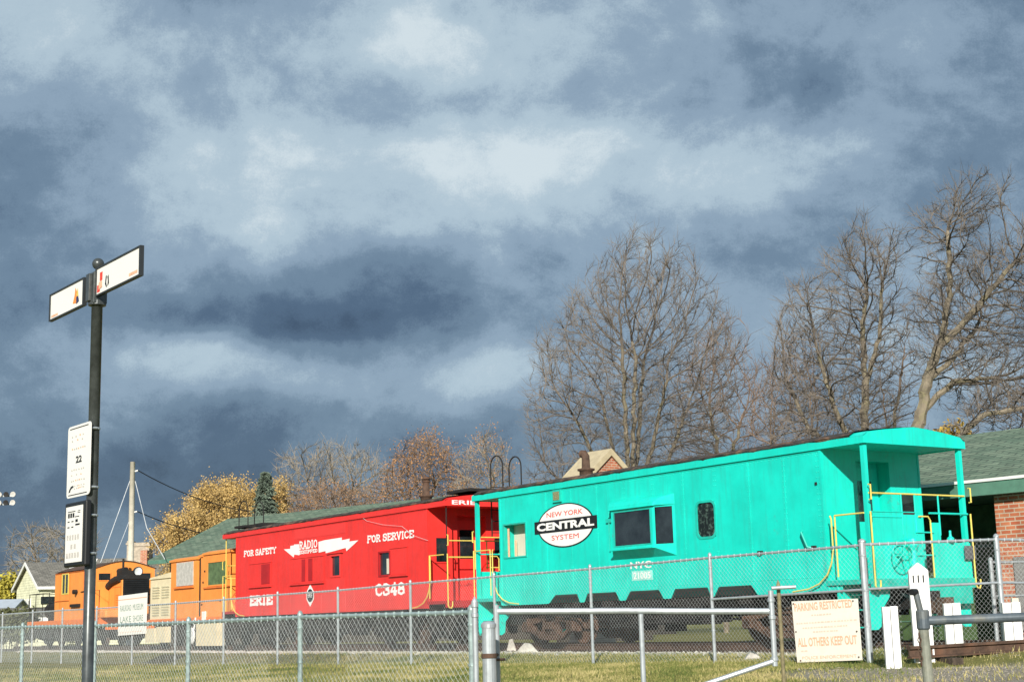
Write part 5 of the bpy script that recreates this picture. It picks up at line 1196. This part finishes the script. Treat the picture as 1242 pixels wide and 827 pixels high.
hr_, L = gable_building('grey_roofed_house', 'house with a long grey roof behind the orange switcher', 'house', (A.x, A.y), (B.x+1, B.y), 5, A.z-3.2, A.z, .2, M['shgrey'], M['siding'], .4, M['trimw'])
for (x0, x1, yt, m, nm) in ((155, 161, 656, M['stone'], 'chimney'), (163, 182, 658, M['stone'], 'chimney'), (170, 178, 667, M['brick'], 'chimney_pot')):
    a = at(x0, yt, 97.5 if nm == 'chimney' else 96.6); b = at(x1, yt, 97.5 if nm == 'chimney' else 96.6); q = MB(); zt = a.z-.2
    q.box((a.x-A.x, -.7 if nm == 'chimney' else -1.3, zt-2.2), (b.x-A.x, .3 if nm == 'chimney' else -.75, zt)); 
    if nm == 'chimney': q.box((a.x-A.x-.06, -.76, zt-.25), (b.x-A.x+.06, .36, zt-.12))
    q.build(nm, m, hr_)
# utility pole with wires and guys
def pole():
    P = at(161, 560, 76); X, Y, T = P.x, P.y, P.z; z0 = .3; root = thing('utility_pole', 'pale wooden utility pole with black cables and guy wires behind the switcher', 'utility pole', (X, Y, z0)); xf = lambda x, y, z: Vector((x-X, y-Y, z-z0))
    q = MB(xf); q.tube([(X, Y, z0-.1), (X, Y, T)], .19, 12, r2=.13); q.build('pole', M['pole'], root, smooth=True)
    q = MB(xf); q.tube([(X+.1, Y, T-.5), (X+.28, Y, T-.45)], .04, 6); q.tube([(X+.1, Y, T-2.6), (X+.28, Y, T-2.55)], .04, 6); q.build('insulator', M['trimw'], root)
    def sag(a, b, dz, n=14): return [tuple(a.lerp(b, i/n)-Vector((0, 0, dz*4*(i/n)*(1-i/n)))) for i in range(n+1)]
    a = Vector((X+.28, Y, T-.45)); b = at(330, 622, 88)
    q = MB(xf); q.tube(sag(a, b, .5), .028, 5); a2 = Vector((X+.28, Y, T-2.55)); b2 = at(330, 652, 88); q.tube(sag(a2, b2, .5), .028, 5); q.build('cable', M['cable'], root)
    q = MB(xf); q.tube([tuple(Vector((X-.1, Y, T-.9))), tuple(at(122, 682, 74))], .02, 5); q.tube([tuple(Vector((X-.1, Y, T-3.0))), tuple(at(134, 690, 74))], .016, 5); q.tube([tuple(Vector((X+.15, Y, T-1.0))), tuple(at(178, 640, 76)), tuple(at(200, 678, 76))], .02, 5); q.build('guy_wire', M['cablew'], root)
pole()
def floodlights():
    P = at(-14, 606, 118); X, Y = P.x, P.y; root = thing('floodlight_mast', 'sports floodlight mast whose lamp bars reach in at the left edge', 'floodlight', (X, Y, .2)); xf = lambda x, y, z: Vector((x-X, y-Y, z-.2))
    q = MB(xf); q.tube([(X, Y, .1), (X, Y, P.z+1)], .2, 10, r2=.12); q.build('mast', M['pole'], root)
    for zz in (at(0, 601.5, 118).z, at(0, 611.5, 118).z):
        q = MB(xf); q.box((X-2, Y-.06, zz-.06), (at(18, 600, 118).x, Y+.06, zz+.06)); q.build('crossbar', M['galv'], root)
        for k in range(6):
            x = at(17, 600, 118).x-.55*k; q = MB(xf); q.lathe((x, Y-.15, zz+.10), [(.05, .12), (.17, .06), (.22, -.14), (.0, -.1)], 'y', 10); q.build('lamp', M['ironblack'] if k % 2 else M['plywood'], root)
floodlights()

# ------------------------------------------------------------------ trees
def in_poly(x, y, P):
    c = False; j = len(P)-1
    for i in range(len(P)):
        if (P[i][1] > y) != (P[j][1] > y) and x < (P[j][0]-P[i][0])*(y-P[i][1])/(P[j][1]-P[i][1])+P[i][0]: c = not c
        j = i
    return c
def colonise(seed, stems, att, D, di, dk, iters=220, mom=.8, nz=.15, upb=.12):
    """space colonisation: stems = list of polylines (world), att = Nx3 targets"""
    rng = np.random.RandomState(seed); nodes = []; par = []
    for si, st in enumerate(stems):
        prev = -1
        for k, (p, q) in enumerate(zip(st, st[1:])):
            p = np.array(p, float); q = np.array(q, float); n = max(1, int(np.linalg.norm(q-p)/D))
            for i in range(n+(1 if k == len(st)-2 else 0)):
                c = p+(q-p)*i/n
                if k == 0 and i == 0 and si > 0:
                    dd = np.linalg.norm(np.array(nodes)-c, axis=1); j = int(dd.argmin())
                    if dd[j] < 1.2*D+.6: prev = j; continue
                c = c+rng.normal(0, D*.10, 3) if prev >= 0 else c
                nodes.append(c); par.append(prev); prev = len(nodes)-1
    NN = np.array(nodes); att = np.array(att); near = np.full(len(att), -1); dist = np.full(len(att), 1e9); start = 0
    alive = np.ones(len(att), bool)
    for it in range(iters):
        new = NN[start:]
        if len(new) == 0: break
        for c0 in range(0, len(new), 400):
            blk = new[c0:c0+400]; d = np.linalg.norm(att[:, None, :]-blk[None], axis=2); m = d.argmin(1); dm = d[np.arange(len(att)), m]; b = dm < dist
            dist[b] = dm[b]; near[b] = start+c0+m[b]
        alive &= dist > dk
        act = alive & (dist < di)
        if not act.any(): break
        start = len(NN); grow = {}
        idx = np.where(act)[0]; vec = att[idx]-NN[near[idx]]; vec /= np.linalg.norm(vec, axis=1)[:, None]
        for i, v_ in zip(near[idx], vec): grow.setdefault(int(i), []).append(v_)
        add = []; ap = []
        for i, vv in grow.items():
            g_ = np.sum(vv, 0)/len(vv)+rng.normal(0, nz, 3)+np.array([0, 0, upb])
            if par[i] >= 0:
                pd = NN[i]-NN[par[i]]; pd /= np.linalg.norm(pd)+1e-9; g_ = g_/np.linalg.norm(g_)+pd*mom
            g_ /= np.linalg.norm(g_)+1e-9; add.append(NN[i]+g_*D); ap.append(i)
        NN = np.vstack([NN, add]); par += ap
        if len(NN) > 26000: break
    return NN, par
def tree_mesh(NN, par, tipr, power, maxr, seed, twig=(2, .5, .007), thick=.05):
    n = len(NN); ch = [[] for _ in range(n)]
    for i, p in enumerate(par):
        if p >= 0: ch[p].append(i)
    r = np.zeros(n)
    for i in range(n-1, -1, -1):      # children always come after parents
        r[i] = (sum(r[c]**power for c in ch[i]))**(1/power) if ch[i] else tipr
    r = np.minimum(r, maxr); rng = random.Random(seed)
    big = ([], []); small = ([], [])
    def frus(a, b, ra, rb, k, dst):
        d = b-a; L = np.linalg.norm(d)
        if L < 1e-6: return
        d = d/L
        if ra > .04: a = a-d*ra*.35; b = b+d*rb*.35
        ref = np.array([0, 0, 1.]) if abs(d[2]) < .9 else np.array([1., 0, 0]); u = np.cross(d, ref); u /= np.linalg.norm(u); v_ = np.cross(d, u); s = len(dst[0])
        for c, rad in ((a, ra), (b, rb)):
            for j in range(k): an = 2*math.pi*j/k; dst[0].append(tuple(c+(u*math.cos(an)+v_*math.sin(an))*rad))
        for j in range(k): dst[1].append((s+j, s+(j+1) % k, s+k+(j+1) % k, s+k+j))
    tips = []
    for i in range(n):
        p = par[i]
        if p < 0: continue
        rp = min(r[p], r[i]*1.35) if len(ch[p]) > 1 else r[p]
        k = 3 if r[i] < .018 else 4 if r[i] < .05 else 7
        frus(NN[p], NN[i], rp, r[i], k, big if r[i] > thick else small)
        if r[i] < tipr*2.4:
            for _ in range(twig[0]):
                if rng.random() < .8:
                    d = NN[i]-NN[p]; d = d/(np.linalg.norm(d)+1e-9)+np.array([rng.gauss(0, .55), rng.gauss(0, .55), rng.gauss(.2, .45)]); d /= np.linalg.norm(d); L = twig[1]*rng.uniform(.5, 1.2)
                    m_ = NN[i]+d*L*.55; e = m_+(d+np.array([rng.gauss(0, .25), rng.gauss(0, .25), rng.gauss(.1, .2)]))*L*.5
                    frus(NN[i], m_, twig[2], twig[2]*.8, 3, small); frus(m_, e, twig[2]*.8, twig[2]*.4, 3, small); tips.append(e); tips.append(m_)
    return big, small, tips
def leaves_mesh(points, n, size, seed, spread=.25):
    rng = np.random.RandomState(seed); pts = np.array(points); c = pts[rng.randint(0, len(pts), n)]+rng.normal(0, spread, (n, 3)); a = rng.normal(0, 1, (n, 3)); a /= np.linalg.norm(a, axis=1)[:, None]; b = np.cross(a, rng.normal(0, 1, (n, 3))); b /= np.linalg.norm(b, axis=1)[:, None]
    s = rng.uniform(size[0], size[1], n)[:, None]
    v_ = np.stack([c-a*s, c+b*s*.6, c+a*s, c-b*s*.6], 1).reshape(-1, 3); f = [(4*i, 4*i+1, 4*i+2, 4*i+3) for i in range(n)]; return [tuple(q) for q in v_], f
def make_tree(name, label, poly, base_px, Y, depth, natt, D, stems_px=None, tipr=.009, power=2.25, maxr=.45, bark='bark1', twigm='twig1', twig=(2, .5, .007), seed=1, leaves=None, group=None, di=None, cat='tree', **kw):
    rng = np.random.RandomState(seed); xs_ = [p[0] for p in poly]; ys_ = [p[1] for p in poly]; att = []; cxm = np.mean(xs_); hw_ = (max(xs_)-min(xs_))/2*Y/FPX
    while len(att) < natt:
        x, y = rng.uniform(min(xs_), max(xs_)), rng.uniform(min(ys_), max(ys_))
        if not in_poly(x, y, poly): continue
        f = math.sqrt(max(.05, 1-((x-cxm)/(max(xs_)-min(xs_))*2)**2)); yy = Y+rng.uniform(-1, 1)*depth*f; q = at(x, y, Y); sc_ = yy-Y
        att.append((q.x, yy, q.z))      # real depth, no lens scaling
    zb = .42; bx_ = at(base_px, 750, Y).x; base = np.array([bx_, Y, zb])
    stems = []
    if stems_px:
        for k, st in enumerate(stems_px):
            pts = []
            for p in st:
                if p == 'b': pts.append(base)
                else: w_ = at(p[0], p[1], Y); pts.append(np.array([w_.x, Y+(p[2] if len(p) > 2 else 0), w_.z]))
            stems.append(pts)
    else:
        top = np.array(att).mean(0); stems = [[base, base+(top-base)*.55]]
    NN, par = colonise(seed, stems, att, D, di or D*8, D*1.35, **kw)
    big, small, tips = tree_mesh(NN, par, tipr, power, maxr, seed, twig)
    root = thing(name, label, cat, tuple(base), group=group)
    for nm, dd_, mm in (('trunk', big, M[bark]), ('crown', small, M[twigm])):
        if not dd_[0]: continue
        q = MB(lambda x, y, z: Vector((x-base[0], y-base[1], z-base[2]))); q.add(dd_[0], dd_[1]); q.build(nm, mm, root)
    if leaves:
        v_, f = leaves_mesh(tips, leaves[0], leaves[1], seed, leaves[3] if len(leaves) > 3 else .25); q = MB(lambda x, y, z: Vector((x-base[0], y-base[1], z-base[2]))); q.add(v_, f); q.build('leaves', M[leaves[2]], root)
    print(name, len(NN), len(small[1])); return root
TREES_ON = True
if TREES_ON:
    make_tree('bare_maple', 'big bare tree with many upright stems behind the turquoise caboose, left of the others', [(764,293),(738,312),(722,345),(695,362),(676,400),(652,415),(648,470),(636,500),(645,540),(640,590),(690,615),(765,615),(840,600),(880,560),(895,490),(898,420),(872,375),(850,345),(822,312),(800,318),(785,298)], 765, 56, 3.2, 6200, .25,
        [['b', (765, 600)], [(765, 640), (768, 520, -.3), (770, 430, -.2)], [(765, 640), (745, 540, .8), (730, 470, 1.2)], [(765, 640), (790, 540, -.9), (806, 460, -1.4)], [(765, 640), (758, 540, -1.0), (752, 440, -1.6)], [(765, 640), (722, 560, -.6), (690, 500, -1.0)], [(765, 640), (812, 560, 1.0), (842, 480, 1.5)], [(765, 640), (778, 520, 1.2), (785, 430, 1.9)], [(765,660), (700, 600, .5), (668, 570, .6)]],
        tipr=.0085, maxr=.26, twig=(4, .52, .0058), seed=11, mom=.95, nz=.09, upb=.20)
    make_tree('bare_tree', 'smaller reddish bare tree between the big upright one and the crooked ones', [(868,385),(900,420),(930,455),(942,500),(938,560),(870,590),(815,590),(815,500),(835,430)], 880, 66, 3.5, 2600, .34, [['b', (878, 560)], [(878, 590), (900, 510, .5)], [(878, 590), (858, 500, -.6)]], tipr=.010, maxr=.25, twigm='twig2', twig=(3, .6, .008), seed=12)
    make_tree('bare_tree', 'bare tree with a thick straight trunk behind the porch of the turquoise caboose', [(1030,275),(1060,300),(1088,288),(1092,320),(1078,345),(1094,380),(1090,420),(1085,520),(1040,560),(980,570),(935,560),(928,500),(940,440),(935,400),(955,355),(990,350),(1012,390),(1018,340),(1002,318)], 1046, 50, 2.8, 5200, .23,
        [['b', (1048, 520), (1050, 460), (1046, 400), (1052, 350)], [(1050, 470), (1066, 410), (1070, 340)], [(1046, 560), (1010, 500, -.4), (990, 440, -.6)], [(1044, 560), (985, 520, .6), (960, 460, .8)]],
        tipr=.010, power=2.2, maxr=.21, twig=(4, .48, .0058), seed=13, mom=1.0, nz=.11, upb=.18)
    make_tree('bare_tree', 'tallest bare tree with mossy crooked limbs at the right edge', [(1150,218),(1176,232),(1208,250),(1195,275),(1170,300),(1190,310),(1242,275),(1275,300),(1290,370),(1275,440),(1250,500),(1190,500),(1160,480),(1120,440),(1108,400),(1112,345),(1135,330),(1130,290),(1102,268),(1120,262),(1138,268)], 1105, 47, 2.8, 5200, .22,
        [['b', (1112, 520), (1128, 450), (1142, 410), (1152, 350), (1150, 280)], [(1142, 420), (1185, 370, -.4), (1225, 320, -.6)], [(1118, 500), (1160, 460, .4), (1210, 455, .6)], [(1128, 460), (1172, 420, .7), (1200, 380, 1.0)]],
        tipr=.010, power=2.2, maxr=.20, twig=(4, .48, .0058), seed=14, mom=1.0, nz=.11, upb=.16)
    make_tree('leaning_bare_tree', 'leaning tree with a sawn stub among thin suckers, between the two big right trees', [(1085,400),(1110,410),(1118,470),(1115,540),(1075,560),(1070,480)], 1080, 53, 1.2, 420, .30, [['b', (1078, 540), (1090, 480), (1098, 428)], [(1078, 560), (1072, 500), (1066, 440)]], tipr=.012, maxr=.17, power=2.0, twig=(2, .4, .007), seed=15, twigm='twig2')
    make_tree('low_bare_tree', 'low spreading limb reaching over the depot roof at the right edge', [(1150,520),(1190,470),(1242,470),(1290,480),(1290,530),(1242,530),(1200,515),(1170,532)], 1146, 44, 2.0, 1400, .2, [['b', (1150, 545), (1172, 520), (1195, 503), (1225, 497), (1260, 490)]], tipr=.010, maxr=.20, twig=(3, .4, .007), seed=16)
    make_tree('bare_thicket_tree', 'low tangled bare tree filling the gap behind the caboose roof', [(930,430),(960,420),(1000,440),(1010,520),(1000,590),(900,600),(905,500)], 955, 62, 3.0, 1700, .32, [['b', (955, 600)], [(955, 620), (935, 540)], [(955, 620), (985, 530)]], tipr=.010, maxr=.16, twigm='twig2', twig=(3, .6, .008), seed=17)
    make_tree('distant_bare_tree', 'pale bare tree right of the spruce, left of the tan leaved trees', [(336,585),(348,555),(390,543),(440,546),(475,565),(478,640),(330,650)], 400, 100, 5, 3200, .42, [['b', (400, 640)], [(400, 650), (375, 590)], [(400, 650), (430, 590)]], tipr=.014, maxr=.2, bark='bark3', twigm='twig3', twig=(3, .8, .012), seed=18)
    make_tree('tan_leaved_tree', 'tan leaved tree above the middle of the red caboose', [(455,590),(475,560),(500,540),(525,532),(548,550),(560,590),(555,650),(450,650)], 505, 96, 4, 2600, .42, [['b', (505, 640)], [(505, 650), (485, 590)], [(505, 650), (530, 585)]], tipr=.014, maxr=.2, bark='bark3', twigm='twig2', twig=(3, .8, .012), seed=19, leaves=(9000, (.03, .08), 'leaftan', .28))
    make_tree('tan_leaved_tree', 'sparse tan tree with a white forked top, by the roof ladder rails', [(550,570),(570,545),(592,526),(612,545),(622,580),(620,640),(555,640)], 585, 92, 3, 1800, .4, [['b', (585, 630)], [(585, 640), (600, 580)]], tipr=.014, maxr=.2, bark='bark3', twigm='twig3', twig=(3, .8, .012), seed=20, leaves=(2600, (.03, .07), 'leaftan', .28))
    make_tree('yellow_leaved_tree', 'gold leaved tree left of the spruce above the green roof', [(235,635),(240,612),(262,598),(290,594),(318,600),(345,598),(350,640),(300,660),(240,668)], 290, 96, 4, 900, .6, None, tipr=.014, maxr=.2, bark='bark3', twigm='twig3', twig=(3, .6, .012), seed=21, leaves=(42000, (.035, .085), 'leafy', .28))
    make_tree('yellow_leaved_tree', 'lower gold leaved tree at the left end of the green roof', [(198,672),(203,655),(215,638),(232,634),(250,640),(262,660),(250,690),(210,690)], 228, 92, 2.6, 500, .55, None, tipr=.014, maxr=.16, bark='bark3', twigm='twig3', twig=(3, .6, .012), seed=22, leaves=(20000, (.035, .085), 'leafy', .25))
    make_tree('bushy_bare_tree', 'brownish shrubby tree below the pale bare tree', [(345,640),(360,605),(400,590),(440,600),(460,640)], 400, 92, 3, 1600, .36, None, tipr=.012, maxr=.12, bark='bark3', twigm='twig2', twig=(4, .7, .012), seed=23, leaves=(2600, (.03, .07), 'leaftan', .28))
    make_tree('pale_bare_tree', 'ghostly pale bare tree behind the yellow house', [(14,690),(20,660),(38,645),(58,640),(84,642),(108,640),(114,680),(95,705),(40,710)], 62, 150, 7, 3000, .6, [['b', (62, 700)], [(62, 715), (40, 670)], [(62, 715), (88, 670)]], tipr=.022, maxr=.3, bark='bark3', twigm='twig3', twig=(3, 1.1, .018), seed=24)
    make_tree('small_yellow_tree', 'small bright yellow tree left of the yellow house', [(3,720),(8,708),(14,710),(20,722),(18,738),(4,738)], 11, 125, 1.2, 200, .5, None, tipr=.02, maxr=.12, bark='bark3', twigm='twig3', twig=(3, .5, .015), seed=25, leaves=(2600, (.10, .2), 'leafyel', .35))
def spruce():
    P = at(322, 572, 84); X, Y, T = P.x, P.y, P.z; z0 = .4; rng = random.Random(5); root = thing('spruce', 'blue green spruce standing in front of the gold tree', 'tree', (X, Y, z0)); xf = lambda x, y, z: Vector((x-X, y-Y, z-z0))
    q = MB(xf); q.tube([(X, Y, z0), (X, Y, T)], .18, 8, r2=.02); q.build('trunk', M['bark1'], root)
    q = MB(xf); z = z0+1.2
    while z < T-.1:
        f = (T-z)/(T-z0); L = .22+2.9*f*.86; n = int(12+20*f)
        for k in range(n):
            a = rng.uniform(0, 2*math.pi); l = L*rng.uniform(.7, 1.1); steps = max(4, int(l/.13))
            for i in range(1, steps+1):
                u = i/steps; px_ = X+math.cos(a)*l*u; py_ = Y+math.sin(a)*l*u; pz = z-l*.34*u+l*.26*u*u+rng.uniform(-.09, .09); wv_ = .26*(1-u*.7)+.07
                for _ in range(3):
                    b = a+rng.choice((-1, 1))*rng.uniform(.5, 1.3); e = (px_+math.cos(b)*wv_, py_+math.sin(b)*wv_, pz-.06+rng.uniform(-.08, .06)); w2 = .05
                    q.add([(px_, py_, pz+w2), (px_, py_, pz-w2), e], [(0, 1, 2)]); q.add([(px_-math.sin(b)*w2, py_+math.cos(b)*w2, pz), (px_+math.sin(b)*w2, py_-math.cos(b)*w2, pz), e], [(0, 1, 2)])
        z += .13+.09*f
    q.build('crown', M['needle'], root)
spruce()
def hedge(name, label, x0, x1, yt, Y, h, seed, m, dep=1.2, n=7000, cat='hedge'):
    a = at(x0, yt, Y); b = at(x1, yt, Y); rng = np.random.RandomState(seed); root = thing(name, label, cat, ((a.x+b.x)/2, Y, .2)); top = a.z
    pts = np.stack([rng.uniform(a.x, b.x, n), rng.uniform(Y-dep, Y+dep, n), rng.uniform(.25, 1, n)**.7*(top-.2)+.2+rng.normal(0, .12, n)], 1)
    v_, f = leaves_mesh(pts, n, (.05, .13), seed, .08); q = MB(lambda x, y, z: Vector((x-(a.x+b.x)/2, y-Y, z-.2))); q.add(v_, f); q.build('foliage', m, root)
    q = MB(lambda x, y, z: Vector((x-(a.x+b.x)/2, y-Y, z-.2)))
    for i in range(14): x = rng.uniform(a.x, b.x); y = Y+rng.uniform(-dep*.6, dep*.6); q.tube([(x, y, .15), (x+rng.normal(0, .2), y, .2+(top-.2)*.8)], .025, 5)
    q.build('stems', M['twig2'], root)
hedge('hedge', 'dull green hedge in front of the low shed at the left edge', -30, 40, 744, 78, 2, 31, M['hedge'], n=9000)
hedge('shrub_row', 'brown and green shrubs beyond the tracks, seen under the cars', 60, 300, 763, 100, 2, 33, M['hedge'], n=14000, cat='shrubs')
hedge('gold_shrub', 'clump of gold leaves at the foot of the tall bare tree, above the caboose porch', 1138, 1172, 520, 46, 2, 32, M['leafgold'], dep=.8, n=2200, cat='shrub')

def chunk(name, label, cat, px, py, Y, sx, sy, sz, m, seed):
    P = at(px, py, Y); z = gz(P.x, P.y); rnd = random.Random(seed); root = thing(name, label, cat, (P.x, Y, z)); q = MB()
    b = [(-sx, -sy, 0), (sx, -sy, 0), (sx, sy, 0), (-sx, sy, 0)]; k = [(x*rnd.uniform(.15, .45), y*rnd.uniform(.3, .6), sz*rnd.uniform(.85, 1)) for x, y, _ in b]
    q.add(b+k, [(0, 1, 2, 3), (4, 5, 6, 7), (0, 1, 5, 4), (1, 2, 6, 5), (2, 3, 7, 6), (3, 0, 4, 7)]); q.build('stone', m, root, bevel=.015)
chunk('rock', 'pale wedge shaped rock on the ballast below the left steps of the turquoise caboose', 'rock', 639, 782, 35.5, .30, .14, .26, M['stonepale'], 1)
chunk('rock', 'smaller pale rock behind the bigger wedge shaped one', 'rock', 620, 768, 38.5, .13, .10, .34, M['stonepale'], 2)
chunk('rock', 'rounded pale rock in the grass edge behind the barrier latch', 'rock', 912, 790, 27.2, .16, .12, .15, M['stonepale'], 3)
P = at(718, 765, 40); root = thing('plank_stack', 'stack of grey green planks lying beyond the turquoise caboose', 'planks', (P.x, P.y, gz(P.x, P.y)), R(20))
for k in range(4):
    q = MB(); q.box((-.55+.05*k, -.3, .12+.13*k), (.55-.04*k, .3, .235+.13*k)); q.build('plank', M['plywood'], root)
